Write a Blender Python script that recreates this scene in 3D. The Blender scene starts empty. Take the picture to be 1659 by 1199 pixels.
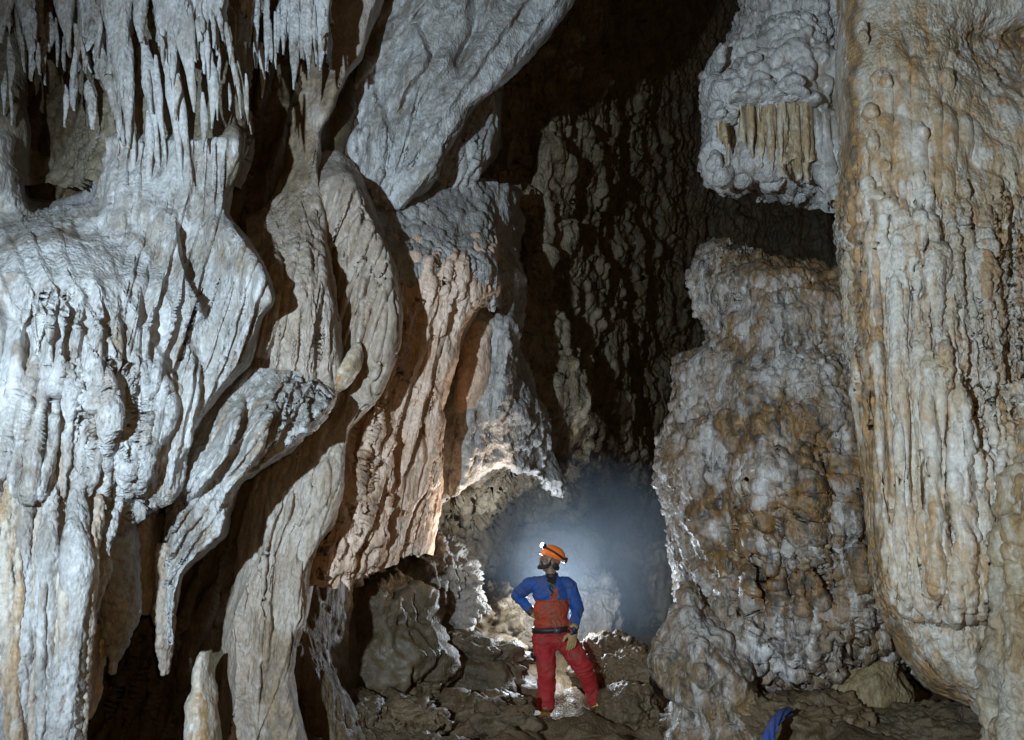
import bpy, bmesh, math, random
import numpy as np
from mathutils import Vector, Matrix

random.seed(7)
C = bpy.context.scene.collection
scene = bpy.context.scene
F32 = np.float32
DETAIL = 2.2          # spacing of rock vertices, in photograph pixels at the rock's distance

# ------------------------------------------------------------------ camera frame
FPX, CX, CY, PITCH, CAMZ = 1290.0, 829.5, 599.5, math.radians(12.0), 1.65
cp, sp = math.cos(PITCH), math.sin(PITCH)

def world(px, py, Y):
    """point of the cave that stands Y metres ahead, seen in direction (px, py)"""
    dx = (np.asarray(px, float) - CX) / FPX
    dy = (CY - np.asarray(py, float)) / FPX
    t = np.asarray(Y, float) / (cp - dy * sp)
    return np.stack(np.broadcast_arrays(dx * t, (cp - dy * sp) * t, CAMZ + (sp + dy * cp) * t), -1)

# ------------------------------------------------------------------ noise
def _hash(ix, iy, iz, seed):
    h = (ix.astype(np.uint32) * np.uint32(374761393) + iy.astype(np.uint32) * np.uint32(668265263)
         + iz.astype(np.uint32) * np.uint32(2147483647) + np.uint32(seed * 1274126177 & 0xffffffff))
    h ^= h >> np.uint32(13)
    h *= np.uint32(1274126177)
    h ^= h >> np.uint32(16)
    h *= np.uint32(2246822519)
    h ^= h >> np.uint32(15)
    return h

_G = np.array([[1,1,0],[-1,1,0],[1,-1,0],[-1,-1,0],[1,0,1],[-1,0,1],[1,0,-1],[-1,0,-1],
               [0,1,1],[0,-1,1],[0,1,-1],[0,-1,-1],[1,1,0],[-1,1,0],[0,-1,1],[0,-1,-1]], F32)

def perlin(x, y, z, seed=0):
    x, y, z = (np.asarray(a, F32) for a in (x, y, z))
    x, y, z = np.broadcast_arrays(x, y, z)
    fx, fy, fz = np.floor(x), np.floor(y), np.floor(z)
    ix, iy, iz = fx.astype(np.int64), fy.astype(np.int64), fz.astype(np.int64)
    x, y, z = x - fx, y - fy, z - fz
    u, v, w = (a * a * a * (a * (a * 6 - 15) + 10) for a in (x, y, z))
    out = 0
    for a in (0, 1):
        for b in (0, 1):
            for c in (0, 1):
                g = _G[_hash(ix + a, iy + b, iz + c, seed) & np.uint32(15)]
                d = g[..., 0] * (x - a) + g[..., 1] * (y - b) + g[..., 2] * (z - c)
                out = out + d * (u if a else 1 - u) * (v if b else 1 - v) * (w if c else 1 - w)
    return out

def fbm(x, y, z, octv=4, seed=0, gain=0.5):
    s, a, f, n = 0, 1.0, 1.0, 0.0
    for i in range(octv):
        s = s + a * perlin(x * f, y * f, z * f, seed + i)
        n += a; a *= gain; f *= 2.03
    return s / n * 1.6

def ridged(x, y, z, octv=3, seed=0):
    s, a, f, n = 0, 1.0, 1.0, 0.0
    for i in range(octv):
        s = s + a * (1 - 2.0 * np.abs(perlin(x * f, y * f, z * f, seed + i)))
        n += a; a *= 0.5; f *= 2.1
    return s / n

def worley(x, y, z, seed=0):
    """distance to the nearest scattered point, 0..1"""
    x, y, z = (np.asarray(a, F32) for a in (x, y, z))
    fx, fy, fz = np.floor(x), np.floor(y), np.floor(z)
    ix, iy, iz = fx.astype(np.int64), fy.astype(np.int64), fz.astype(np.int64)
    x, y, z = x - fx, y - fy, z - fz
    best = np.full(x.shape, 9.0, F32)
    k = F32(1 / 1023.0)
    for a in (-1, 0, 1):
        for b in (-1, 0, 1):
            for c in (-1, 0, 1):
                h = _hash(ix + a, iy + b, iz + c, seed)
                px = (h & np.uint32(1023)).astype(F32) * k
                py = ((h >> np.uint32(10)) & np.uint32(1023)).astype(F32) * k
                pz = ((h >> np.uint32(20)) & np.uint32(1023)).astype(F32) * k
                d = (a + px - x) ** 2 + (b + py - y) ** 2 + (c + pz - z) ** 2
                np.minimum(best, d, out=best)
    return np.minimum(np.sqrt(best), 1.0)

# ------------------------------------------------------------------ objects
def props(o, label=None, cat=None, group=None, kind=None):
    if label: o['label'] = label
    if cat: o['category'] = cat
    if group: o['group'] = group
    if kind: o['kind'] = kind
    return o

def mesh_object(name, V, quads, mat, parent=None, smooth=True, tris=None, recenter=True):
    V = np.asarray(V, F32)
    org = np.zeros(3, F32)
    if recenter and parent is None:
        org = np.array([(V[:, 0].min() + V[:, 0].max()) / 2, (V[:, 1].min() + V[:, 1].max()) / 2, V[:, 2].min()], F32)
        V = V - org
    me = bpy.data.meshes.new(name)
    q = np.asarray(quads, np.int32).reshape(-1, 4) if quads is not None and len(quads) else np.zeros((0, 4), np.int32)
    t = np.asarray(tris, np.int32).reshape(-1, 3) if tris is not None and len(tris) else np.zeros((0, 3), np.int32)
    me.vertices.add(len(V)); me.vertices.foreach_set('co', V.ravel())
    nl = q.size + t.size
    me.loops.add(nl); me.loops.foreach_set('vertex_index', np.concatenate([q.ravel(), t.ravel()]))
    me.polygons.add(len(q) + len(t))
    me.polygons.foreach_set('loop_start', np.concatenate([np.arange(len(q)) * 4, q.size + np.arange(len(t)) * 3]).astype(np.int32))
    me.polygons.foreach_set('use_smooth', np.full(len(q) + len(t), smooth))
    me.update(calc_edges=True); me.validate()
    if mat: me.materials.append(mat)
    o = bpy.data.objects.new(name, me)
    o.location = org.tolist()
    C.objects.link(o)
    if parent is not None:
        o.parent = parent
        o.matrix_parent_inverse = Matrix.Translation(-Vector(parent.location))
    return o

def empty(name, loc):
    o = bpy.data.objects.new(name, None); o.location = loc; o.empty_display_size = 0.1
    C.objects.link(o); return o

def grid_quads(nr, nc, wrap=False):
    r = np.arange(nr - 1)[:, None]; c = np.arange(nc if wrap else nc - 1)[None, :]
    c2 = (c + 1) % nc
    return np.stack([r * nc + c, r * nc + c2, (r + 1) * nc + c2, (r + 1) * nc + c], -1).reshape(-1, 4)

def grid_normals(P, wrap=False):
    du = np.gradient(P, axis=1)
    if wrap:
        du[:, 0] = (P[:, 1] - P[:, -1]) / 2; du[:, -1] = (P[:, 0] - P[:, -2]) / 2
    dv = np.gradient(P, axis=0)
    n = np.cross(du, -dv)
    l = np.linalg.norm(n, axis=-1, keepdims=True)
    return (n / np.maximum(l, 1e-9)).astype(F32)

def catmull(K, s):
    """K: (n, ...) knots, s: positions 0..n-1"""
    n = len(K)
    i = np.clip(np.floor(s).astype(int), 0, n - 2); t = (s - i)
    t = t.reshape(t.shape + (1,) * (K.ndim - 1))
    p0, p1, p2, p3 = K[np.maximum(i - 1, 0)], K[i], K[i + 1], K[np.minimum(i + 2, n - 1)]
    cr = 0.5 * (2 * p1 + (p2 - p0) * t + (2 * p0 - 5 * p1 + 4 * p2 - p3) * t ** 2 + (3 * p1 - p0 - 3 * p2 + p3) * t ** 3)
    lin = p1 + (p2 - p1) * t
    return cr * 0.7 + lin * 0.3

def spread(K, w, step):
    """sample positions along the knots so that neighbours lie about step apart (w: metric of knot spacing)"""
    out = []
    for i in range(len(w)):
        m = max(1, int(math.ceil(w[i] / step)))
        out.append(i + np.arange(m) / m)
    out.append(np.array([len(w)], float))
    return np.concatenate(out)

def seg_dist(px, py, line):
    """signed distance (positive = right of a line drawn downwards) to a polyline, and the position along it 0..1"""
    best = np.full(px.shape, 1e9, F32); sd = np.zeros(px.shape, F32); al = np.zeros(px.shape, F32)
    L = np.array(line, float)
    if len(L) > 2:
        L = catmull(L, np.linspace(0, len(L) - 1, (len(L) - 1) * 4 + 1))
    d = np.linalg.norm(np.diff(L, axis=0), axis=1); cum = np.concatenate([[0], np.cumsum(d)]); tot = cum[-1]
    for k in range(len(L) - 1):
        a, b = L[k], L[k + 1]
        ab = b - a; l2 = max(ab @ ab, 1e-6)
        t = np.clip(((px - a[0]) * ab[0] + (py - a[1]) * ab[1]) / l2, 0, 1)
        ex, ey = px - (a[0] + t * ab[0]), py - (a[1] + t * ab[1])
        dd = np.sqrt(ex * ex + ey * ey)
        side = np.sign(ab[1] * (px - a[0]) - ab[0] * (py - a[1]))
        m = dd < best
        best = np.where(m, dd, best); sd = np.where(m, dd * side, sd); al = np.where(m, (cum[k] + t * d[k]) / tot, al)
    return sd, al

def soft_box(px, py, box, soft):
    if box is None: return 1.0
    x0, y0, x1, y1 = box
    f = lambda v: np.clip(v, 0, 1)
    return f((px - x0) / soft + .5) * f((x1 - px) / soft + .5) * f((py - y0) / soft + .5) * f((y1 - py) / soft + .5)

def rock_relief(P, px, py, tex, wrap=False, fade=None):
    """push the surface out along its normals by layers of natural relief. tex: (kind, height m, cells per m, seed[, box])"""
    x, y, z = P[..., 0], P[..., 1], P[..., 2]
    patch = np.clip(.62 + 1.5 * fbm(x * .9, y * .9, z * .6, 2, 991), .12, 1.35)      # sheets stay smooth, patches are rough
    for group in range(2):
        N = grid_normals(P, wrap)
        off = 0
        for t in tex:
            kind, amp, fr, seed = t[:4]
            big = fr < 5
            if big != (group == 0): continue
            m = soft_box(px, py, t[4], 60) if len(t) > 4 and t[4] else 1.0
            x, y, z = P[..., 0].astype(F32), P[..., 1].astype(F32), P[..., 2].astype(F32)
            if kind == 'lump': d = fbm(x * fr, y * fr, z * fr, 4, seed)
            elif kind == 'flute':
                w = 0.35 * perlin(x * 1.5, y * 1.5, z * 1.1, seed + 50)
                d = ridged((x + w * .25) * fr, (y + w * .25) * fr, z * fr * .09 + w, 3, seed) - .3
            elif kind == 'rib':           # rounded ribs with narrow creases between
                w = perlin(x * 2.1, y * 2.1, z * 1.6, seed + 50)
                d = np.abs(perlin((x + w * .10) * fr, (y + w * .10) * fr, z * fr * .06, seed)) ** .6 * 1.5 - .5
                d = d + .35 * np.abs(perlin(x * fr * 2.7, y * fr * 2.7, z * fr * .2, seed + 7)) ** .7
            elif kind == 'vlump': d = fbm(x * fr, y * fr, z * fr * .28, 4, seed)
            elif kind == 'crack':         # narrow deep clefts running down
                w = perlin(x * 3, y * 3, z * 2.2, seed + 50)
                n_ = perlin((x + w * .06) * fr, (y + w * .06) * fr, z * fr * .10, seed)
                g_ = np.clip(perlin(x * 1.7, y * 1.7, z * .9, seed + 4) * 3 + .55, 0, 1)
                d = -np.exp(-(n_ / .055) ** 2) * g_
            elif kind == 'crag': d = ridged(x * fr, y * fr, z * fr, 4, seed) - .3
            elif kind == 'popcorn': d = .55 - worley(x * fr, y * fr, z * fr, seed) ** 1.6
            elif kind == 'scale':         # overlapping rounded drapes
                w = .3 * perlin(x * fr * .5, y * fr * .5, z * fr * .5, seed + 9)
                d = .5 - worley((x) * fr + w, y * fr * .6, z * fr * .55 + w, seed) ** 2
            elif kind == 'pit': d = -np.clip(.45 - worley(x * fr, y * fr, z * fr, seed), 0, 1) * 2.2
            elif kind == 'step': # horizontal lips
                q = z * fr + .8 * perlin(x * 2, y * 2, z * 1.5, seed); d = (q - np.floor(q)) ** 2 - .4
            elif kind == 'grain': d = fbm(x * fr, y * fr, z * fr, 3, seed, .6)
            off = off + amp * m * d * (patch if fr >= 9 else 1.0)
        if np.ndim(off):
            if fade is not None: off = off * fade
            P = P + N * off[..., None]
    return P

def net(name, rows, mat, tex=(), folds=(), step=None, drip=None, parent=None, label=None, cat=None, kind=None, group=None, pleats=(), stains_and_shade=()):
    """A rock face: rows of control points (direction and distance) are splined into a dense sheet; folds raise traced
    crests (line, height m, gentle side px, steep side px); tex adds relief."""
    K = np.array([[(p[0], p[2] if len(p) > 2 else r[0], p[1]) for p in r[1]] for r in rows], float)   # (nr, nc, (px, py, Y))
    st = (step or 1.0) * DETAIL
    wu = np.abs(np.diff(K[..., 0], axis=1)).max(0) + np.abs(np.diff(K[..., 2], axis=1)).max(0) * 60
    wv = np.abs(np.diff(K[..., 1], axis=0)).max(1)
    su, sv = spread(K, wu, st), spread(K, wv, st)
    G = catmull(K, sv)
    G = np.swapaxes(catmull(np.swapaxes(G, 0, 1), su), 0, 1)
    px, py, Y = G[..., 0].copy(), G[..., 1].copy(), G[..., 2].copy()
    if drip:                      # ragged hanging lower edge: (length px, cells per px, seed, reach 0..1)
        amp, fr, seed = drip[:3]
        v = (sv / (len(rows) - 1))[:, None]
        n = np.clip(perlin(px[-1:] * fr, px[-1:] * 0 + seed * 3.3, 0, seed) * 1.5 + .25, 0, 1) ** 1.5 + .35 * np.clip(perlin(px[-1:] * fr * 3, px[-1:] * 0 + seed, 0, seed + 1) * 1.6, 0, 1)
        w = np.clip((v - drip[3]) / (1 - drip[3]), 0, 1) ** 2
        py = py + amp * n * w
    for f in folds:
        line, h, wl, wr = f[:4]
        sd, al = seg_dist(px.astype(F32), py.astype(F32), line)
        wob = 1 + .25 * perlin(px * .02, py * .02, 0, 3)
        sdn = np.where(sd > 0, sd / (wr * wob), -sd / (wl * wob))
        endf = np.clip(np.minimum(al, 1 - al) * 6, 0, 1) ** .7
        prof = np.where(sd > 0, np.clip(1 - sdn, 0, 1) ** 1.5, np.clip(1 - sdn, 0, 1) ** 1.3)
        Y = Y - h * prof * endf
    for box, sp, slope, amp, seed, shape in pleats:      # draped folds: spacing px, lean, height m
        q = px + slope * (py - 600)
        a = np.asarray(q / sp, F32); b_ = np.asarray(py / sp, F32)
        ph = a + .9 * perlin(a * .33, b_ * .05, 0, seed) + .22 * perlin(a * .9, b_ * .22, 3, seed + 1)
        k = np.floor(ph); fr_ = ph - k
        am = .35 + 1.3 * np.abs(np.sin(k * 12.9898 + seed) * 43758.5453 % 1)            # every fold its own height
        if shape == 'saw': pr = np.where(fr_ < .74, (fr_ / .74) ** 1.4, .5 + .5 * np.cos((fr_ - .74) / .26 * math.pi))
        else: pr = np.sqrt(np.clip(np.sin(fr_ * math.pi), 0, 1))
        am = am * np.clip(.75 + .9 * perlin(k * .7, b_ * .13, 7, seed + 2), .15, 1.5)
        Y = Y - amp * (am * (pr - .3)) * soft_box(px, py, box, 50)
    P = world(px, py, Y).astype(F32)
    P = rock_relief(P, px, py, tex)
    o = mesh_object(name, P.reshape(-1, 3), grid_quads(*px.shape), mat, parent)
    if stains_and_shade:                    # mineral staining, and shade painted into recesses and behind the fringe
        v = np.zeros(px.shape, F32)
        for line, half, k, seed in stains_and_shade:
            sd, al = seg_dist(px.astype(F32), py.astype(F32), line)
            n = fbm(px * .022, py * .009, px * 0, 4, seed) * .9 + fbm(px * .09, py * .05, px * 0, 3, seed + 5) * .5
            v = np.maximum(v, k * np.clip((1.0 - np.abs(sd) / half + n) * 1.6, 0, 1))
        at = o.data.attributes.new('stain_and_shade', 'FLOAT', 'POINT'); at.data.foreach_set('value', v.ravel().astype(F32))
    return props(o, label, cat, group, kind)

def loft(name, rows, mat, tex=(), step=None, depth=1.0, parent=None, label=None, cat=None, group=None, sq=2.3, tip=True, drip=None):
    """A hanging or standing rock body: rows (py, left px, right px, Y of its axis[, depth in m]) closed all round."""
    K = np.array([[r[0], r[1], r[2], r[3], r[4] if len(r) > 4 else 0] for r in rows], float)
    st = (step or 1.0) * DETAIL
    wv = np.abs(np.diff(K[:, 0])) + 1
    sv = spread(K, wv, st)
    G = catmull(K, sv)
    wmax = np.abs(G[:, 2] - G[:, 1]).max()
    nc = int(max(14, wmax * 1.6 / st)); nb = max(8, nc // 3)
    th = np.concatenate([np.linspace(math.pi, 2 * math.pi, nc, endpoint=False), np.linspace(0, math.pi, nb, endpoint=False)])
    c, s = np.cos(th), np.sin(th)
    e = 2.0 / sq
    c = np.sign(c) * np.abs(c) ** e; s = np.sign(s) * np.abs(s) ** e
    py = np.repeat(G[:, :1], len(th), 1)
    mid, half = (G[:, 1] + G[:, 2]) / 2, np.abs(G[:, 2] - G[:, 1]) / 2
    px = mid[:, None] + half[:, None] * c[None]
    Y = np.repeat(G[:, 3:4], len(th), 1)
    if drip:
        v = (sv / (len(rows) - 1))[:, None]
        a = np.arange(len(th))[None] * 1.0
        n = np.clip(perlin(px * drip[1], s[None] * 2, drip[2], drip[2]) * 1.6 + .2, 0, 1)
        py = py + drip[0] * n * np.clip((v - drip[3]) / (1 - drip[3]), 0, 1) ** 2
    P = world(px, py, Y)
    hw = half * G[:, 3] / FPX
    dep = np.where(G[:, 4] > 0, G[:, 4], hw * depth)
    P[..., 1] += dep[:, None] * s[None]
    P = rock_relief(P.astype(F32), px, py, tex, True)
    n1, n2 = px.shape
    V = P.reshape(-1, 3)
    V = np.concatenate([V, P[0].mean(0)[None], P[-1].mean(0)[None]])
    q = grid_quads(n1, n2, True)
    i = np.arange(n2); j = (i + 1) % n2
    tr = np.concatenate([np.stack([np.full(n2, n1 * n2), j, i], 1), np.stack([np.full(n2, n1 * n2 + 1), (n1 - 1) * n2 + i, (n1 - 1) * n2 + j], 1)])
    o = mesh_object(name, V, q, mat, parent, tris=tr)
    return props(o, label, cat, group)

_ico = {}
def ico(sub):
    if sub not in _ico:
        bm = bmesh.new(); bmesh.ops.create_icosphere(bm, subdivisions=sub, radius=1)
        V = np.array([v.co[:] for v in bm.verts], F32); T = np.array([[v.index for v in f.verts] for f in bm.faces], np.int32)
        bm.free(); _ico[sub] = (V, T)
    return _ico[sub]

def boulder(name, px, py, Y, size, mat, label, seed, rough=.22, fine=.03, sub=6, tilt=0, kindtex='crag', cat='boulder', group=None, sharp=1.0, popf=9.0):
    """px, py: where its middle is seen; size: half extents in m"""
    V, T = ico(sub)
    sx, sy, sz = size
    n = V.copy()
    q = np.sign(V) * np.abs(V) ** .8
    o_ = seed * 7.31
    s = max(size)
    k = 1 + rough * (fbm(n[:, 0] * 1.3 + o_, n[:, 1] * 1.3, n[:, 2] * 1.3, 3, seed) * 1.4 + .5 * sharp * (ridged(n[:, 0] * 1.7 + o_, n[:, 1] * 1.7, n[:, 2] * 1.7, 3, seed + 5) - .3))
    P = q * k[:, None] * np.array([sx, sy, sz], F32)
    ca, sa = math.cos(tilt), math.sin(tilt)
    P = np.stack([P[:, 0] * ca - P[:, 2] * sa, P[:, 1], P[:, 0] * sa + P[:, 2] * ca], 1)
    c = world(px, py, Y)
    P = P + c.astype(F32)
    x, y, z = P.T
    if kindtex == 'popcorn': d = (.55 - worley(x * popf, y * popf, z * popf, seed) ** 1.5) * 2 + fbm(x * 20, y * 20, z * 20, 3, seed)
    elif kindtex == 'flute': d = (ridged(x * 7, y * 7, z * 2, 3, seed) - .3) * 2
    else: d = (ridged(x * 5, y * 5, z * 5, 4, seed + 3) - .3) * 1.6 + fbm(x * 18, y * 18, z * 18, 3, seed)
    P = P + (n * d[:, None] * fine).astype(F32)
    o = mesh_object(name, P, None, mat, tris=T)
    return props(o, label, cat, group)
# ------------------------------------------------------------------ materials
def node(nt, typ, **kw):
    n = nt.nodes.new(typ)
    for k, v in kw.items():
        if k in n.inputs.keys(): n.inputs[k].default_value = v
        else: setattr(n, k, v)
    return n

def rgb(c): return (c[0], c[1], c[2], 1)

def rock_mat(name, pale, mid, stain_and_shade, dark, streak=.5, speck=.5, bump=.6, rough=(.45, .8), seed=0, scale=1.0, stain_at=.55, dark_at=.62, lines=1.0):
    """limestone: pale and mid tones in drifts, downward mineral streaks, dark specks, fine grain"""
    m = bpy.data.materials.new(name); m.use_nodes = True
    nt = m.node_tree; nt.nodes.clear(); L = nt.links.new
    out = node(nt, 'ShaderNodeOutputMaterial'); bs = node(nt, 'ShaderNodeBsdfPrincipled')
    geo = node(nt, 'ShaderNodeNewGeometry')
    def noise(sc, det, stretch=(1, 1, 1), off=0.0, rgh=.6, dist=0.0):
        mp = node(nt, 'ShaderNodeMapping'); mp.inputs['Scale'].default_value = stretch
        mp.inputs['Location'].default_value = (off + seed * 3.7, off * 1.3 - seed, off * .7)
        L(geo.outputs['Position'], mp.inputs['Vector'])
        n = node(nt, 'ShaderNodeTexNoise'); n.inputs['Scale'].default_value = sc; n.inputs['Detail'].default_value = det
        n.inputs['Roughness'].default_value = rgh; n.inputs['Distortion'].default_value = dist
        L(mp.outputs[0], n.inputs['Vector']); return n.outputs['Fac']
    def ramp(src, a, b):
        r = node(nt, 'ShaderNodeMapRange'); r.interpolation_type = 'SMOOTHSTEP'
        r.inputs['From Min'].default_value = a; r.inputs['From Max'].default_value = b
        L(src, r.inputs['Value']); return r.outputs['Result']
    def mix(f, a, b, mode='MIX', k=1.0):
        x = node(nt, 'ShaderNodeMix', data_type='RGBA', blend_type=mode)
        if k != 1.0:
            mm = node(nt, 'ShaderNodeMath', operation='MULTIPLY'); L(f, mm.inputs[0]); mm.inputs[1].default_value = k; f = mm.outputs[0]
        L(f, x.inputs[0])
        for sck, v in ((x.inputs[6], a), (x.inputs[7], b)):
            if isinstance(v, tuple): sck.default_value = rgb(v)
            else: L(v, sck)
        return x.outputs[2]
    col = mix(ramp(noise(1.6 * scale, 6, (1, 1, .7)), .38, .62), pale, mid)
    col = mix(ramp(noise(4.5 * scale, 6, (1.6, 1.6, .16), 4.1, .65, .4), stain_at - .05, stain_at + .14), col, stain_and_shade, k=streak * lines)
    col = mix(ramp(noise(2.6 * scale, 8, (1, 1, .6), 9.3, .7), stain_at, stain_at + .16), col, stain_and_shade, k=streak * .8)
    col = mix(ramp(noise(7 * scale, 7, (1.3, 1.3, .45), 13.7, .7, .6), dark_at - .04, dark_at + .12), col, dark, k=speck)
    col = mix(ramp(noise(11 * scale, 7, (1.2, 1.2, .3), 21.3, .68, .5), .50, .60), col, pale, k=.75)
    at = node(nt, 'ShaderNodeAttribute'); at.attribute_name = 'stain_and_shade'
    col = mix(at.outputs['Fac'], col, mix(ramp(noise(14, 6, (1, 1, .5), 5.5, .7), .4, .62), tuple(c * 1.1 for c in stain_and_shade), dark))
    fine = noise(34 * scale, 6, (1, 1, .7), 2.2, .72)
    v = node(nt, 'ShaderNodeMapRange'); v.inputs['From Min'].default_value = .3; v.inputs['From Max'].default_value = .7
    v.inputs['To Min'].default_value = .60; v.inputs['To Max'].default_value = 1.22; L(fine, v.inputs['Value'])
    vv = node(nt, 'ShaderNodeCombineXYZ')
    for i in range(3): L(v.outputs[0], vv.inputs[i])
    mu = node(nt, 'ShaderNodeMix', data_type='RGBA', blend_type='MULTIPLY'); mu.inputs[0].default_value = 1
    L(col, mu.inputs[6]); L(vv.outputs[0], mu.inputs[7])
    L(mu.outputs[2], bs.inputs['Base Color'])
    rr = node(nt, 'ShaderNodeMapRange'); rr.inputs['From Min'].default_value = .35; rr.inputs['From Max'].default_value = .65
    rr.inputs['To Min'].default_value = rough[0]; rr.inputs['To Max'].default_value = rough[1]
    L(noise(9, 4, (1, 1, .5), 6.6), rr.inputs['Value']); L(rr.outputs[0], bs.inputs['Roughness'])
    vr = node(nt, 'ShaderNodeTexVoronoi'); vr.feature = 'SMOOTH_F1'; vr.inputs['Scale'].default_value = 52; vr.inputs['Smoothness'].default_value = .4
    vm = node(nt, 'ShaderNodeMapping'); vm.inputs['Scale'].default_value = (1, 1, .6); L(geo.outputs['Position'], vm.inputs['Vector']); L(vm.outputs[0], vr.inputs['Vector'])
    b0 = node(nt, 'ShaderNodeBump'); b0.invert = True; b0.inputs['Strength'].default_value = min(1, bump * .9); b0.inputs['Distance'].default_value = .012
    L(vr.outputs['Distance'], b0.inputs['Height'])
    b1 = node(nt, 'ShaderNodeBump'); b1.inputs['Strength'].default_value = min(1, bump * 1.2); b1.inputs['Distance'].default_value = .018
    bm_ = node(nt, 'ShaderNodeMapRange'); bm_.inputs['From Min'].default_value = .36; bm_.inputs['From Max'].default_value = .62
    bm_.inputs['To Min'].default_value = .15; bm_.inputs['To Max'].default_value = min(1, bump * 1.3)
    L(noise(1.3, 4, (1, 1, .6), 31.0), bm_.inputs['Value']); L(bm_.outputs[0], b1.inputs['Strength']); L(bm_.outputs[0], b0.inputs['Strength'])
    L(noise(30, 10, (1, 1, .5), 1.1, .78, .3), b1.inputs['Height']); L(b0.outputs[0], b1.inputs['Normal'])
    L(b1.outputs[0], bs.inputs['Normal'])
    L(bs.outputs[0], out.inputs['Surface'])
    return m

def flat_mat(name, color, rough=.6, bump=0, var=.15, metal=0, bscale=60, mud=0):
    m = bpy.data.materials.new(name); m.use_nodes = True
    nt = m.node_tree; bs = nt.nodes['Principled BSDF']; L = nt.links.new
    tc = node(nt, 'ShaderNodeTexCoord'); n = node(nt, 'ShaderNodeTexNoise'); n.inputs['Scale'].default_value = 9; n.inputs['Detail'].default_value = 6
    L(tc.outputs['Object'], n.inputs['Vector'])
    x = node(nt, 'ShaderNodeMix', data_type='RGBA'); L(n.outputs['Fac'], x.inputs[0])
    x.inputs[6].default_value = rgb([c * (1 - var) for c in color]); x.inputs[7].default_value = rgb([min(1, c * (1 + var)) for c in color])
    res = x.outputs[2]
    if mud:
        n3 = node(nt, 'ShaderNodeTexNoise'); n3.inputs['Scale'].default_value = 6; n3.inputs['Detail'].default_value = 9; n3.inputs['Roughness'].default_value = .7
        L(tc.outputs['Object'], n3.inputs['Vector'])
        r3 = node(nt, 'ShaderNodeMapRange'); r3.inputs['From Min'].default_value = .47; r3.inputs['From Max'].default_value = .68; r3.inputs['To Max'].default_value = mud
        L(n3.outputs['Fac'], r3.inputs['Value'])
        x3 = node(nt, 'ShaderNodeMix', data_type='RGBA'); L(r3.outputs[0], x3.inputs[0]); L(res, x3.inputs[6]); x3.inputs[7].default_value = (.13, .09, .05, 1); res = x3.outputs[2]
    L(res, bs.inputs['Base Color'])
    bs.inputs['Roughness'].default_value = rough; bs.inputs['Metallic'].default_value = metal
    if bump:
        n2 = node(nt, 'ShaderNodeTexNoise'); n2.inputs['Scale'].default_value = bscale; n2.inputs['Detail'].default_value = 4
        L(tc.outputs['Object'], n2.inputs['Vector'])
        b = node(nt, 'ShaderNodeBump'); b.inputs['Strength'].default_value = bump; b.inputs['Distance'].default_value = .01
        L(n2.outputs['Fac'], b.inputs['Height']); L(b.outputs[0], bs.inputs['Normal'])
    return m

WHITE = rock_mat('pale_flowstone', (.56, .54, .52), (.33, .295, .26), (.26, .17, .09), (.09, .07, .05), .65, .75, .8, rough=(.35, .75), seed=1, dark_at=.57)
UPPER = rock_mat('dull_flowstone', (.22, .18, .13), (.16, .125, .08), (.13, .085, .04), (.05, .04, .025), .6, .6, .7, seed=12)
GREY = rock_mat('grey_flowstone', (.46, .43, .40), (.28, .25, .22), (.22, .15, .09), (.08, .065, .05), .6, .65, .8, rough=(.35, .75), seed=2)
TAN = rock_mat('tan_flowstone', (.46, .385, .32), (.34, .26, .195), (.24, .155, .08), (.11, .08, .05), .6, .45, .5, seed=3)
PEACH = rock_mat('peach_flowstone', (.70, .52, .40), (.57, .37, .25), (.34, .18, .09), (.16, .11, .07), .65, .45, .55, seed=4)
CREAM = rock_mat('cream_column', (.60, .54, .46), (.44, .335, .22), (.38, .195, .06), (.10, .075, .045), .75, .55, .75, rough=(.35, .75), seed=5, stain_at=.5)
OCHRE = rock_mat('ochre_stalagmite', (.43, .38, .34), (.19, .13, .075), (.19, .095, .026), (.04, .03, .02), 1.0, .9, 1.0, rough=(.25, .7), seed=6, stain_at=.48, dark_at=.52, lines=.5)
GOLD = rock_mat('golden_drapery', (.46, .40, .31), (.34, .245, .14), (.27, .16, .06), (.10, .075, .045), .8, .5, .7, seed=7, stain_at=.48)
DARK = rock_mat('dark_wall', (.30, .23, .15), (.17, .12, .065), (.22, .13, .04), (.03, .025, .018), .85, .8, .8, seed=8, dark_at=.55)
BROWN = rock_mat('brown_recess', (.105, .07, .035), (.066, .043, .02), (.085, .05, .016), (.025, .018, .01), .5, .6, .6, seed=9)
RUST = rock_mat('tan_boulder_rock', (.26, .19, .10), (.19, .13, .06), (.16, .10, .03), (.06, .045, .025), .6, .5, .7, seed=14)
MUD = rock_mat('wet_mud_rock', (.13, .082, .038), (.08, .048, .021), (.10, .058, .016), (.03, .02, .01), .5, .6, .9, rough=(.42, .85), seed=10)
GLIT = rock_mat('crystal_rock', (.26, .22, .18), (.15, .12, .09), (.12, .08, .045), (.05, .04, .03), .5, .6, .9, rough=(.4, .8), seed=11)
# ------------------------------------------------------------------ the chamber's back and base walls
def W(r): return r

net('cave_wall', [(y, [(-420, 5.6), (0, 5.9), (150, 5.9), (300, 6.0), (440, 6.3), (560, 7.1), (680, 8.2), (780, 9.4), (830, 11)]) for y in (-330, -50, 250, 550)] +
    [(y, [(-420, 5.6), (0, 5.9), (150, 5.9), (300, 6.0), (440, 6.3), (540, 7.1), (610, 8.4), (690, 10.5), (740, 13.5)]) for y in (720, 850, 1150, 1420)],
    BROWN, [('lump', .12, 1.2, 1), ('flute', .06, 3.0, 2), ('crag', .03, 6, 3), ('crack', .05, 4, 4)], step=1.4, pleats=[((-500, -400, 900, 1500), 44, .3, .14, 895, 'saw')], kind='structure')

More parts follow.
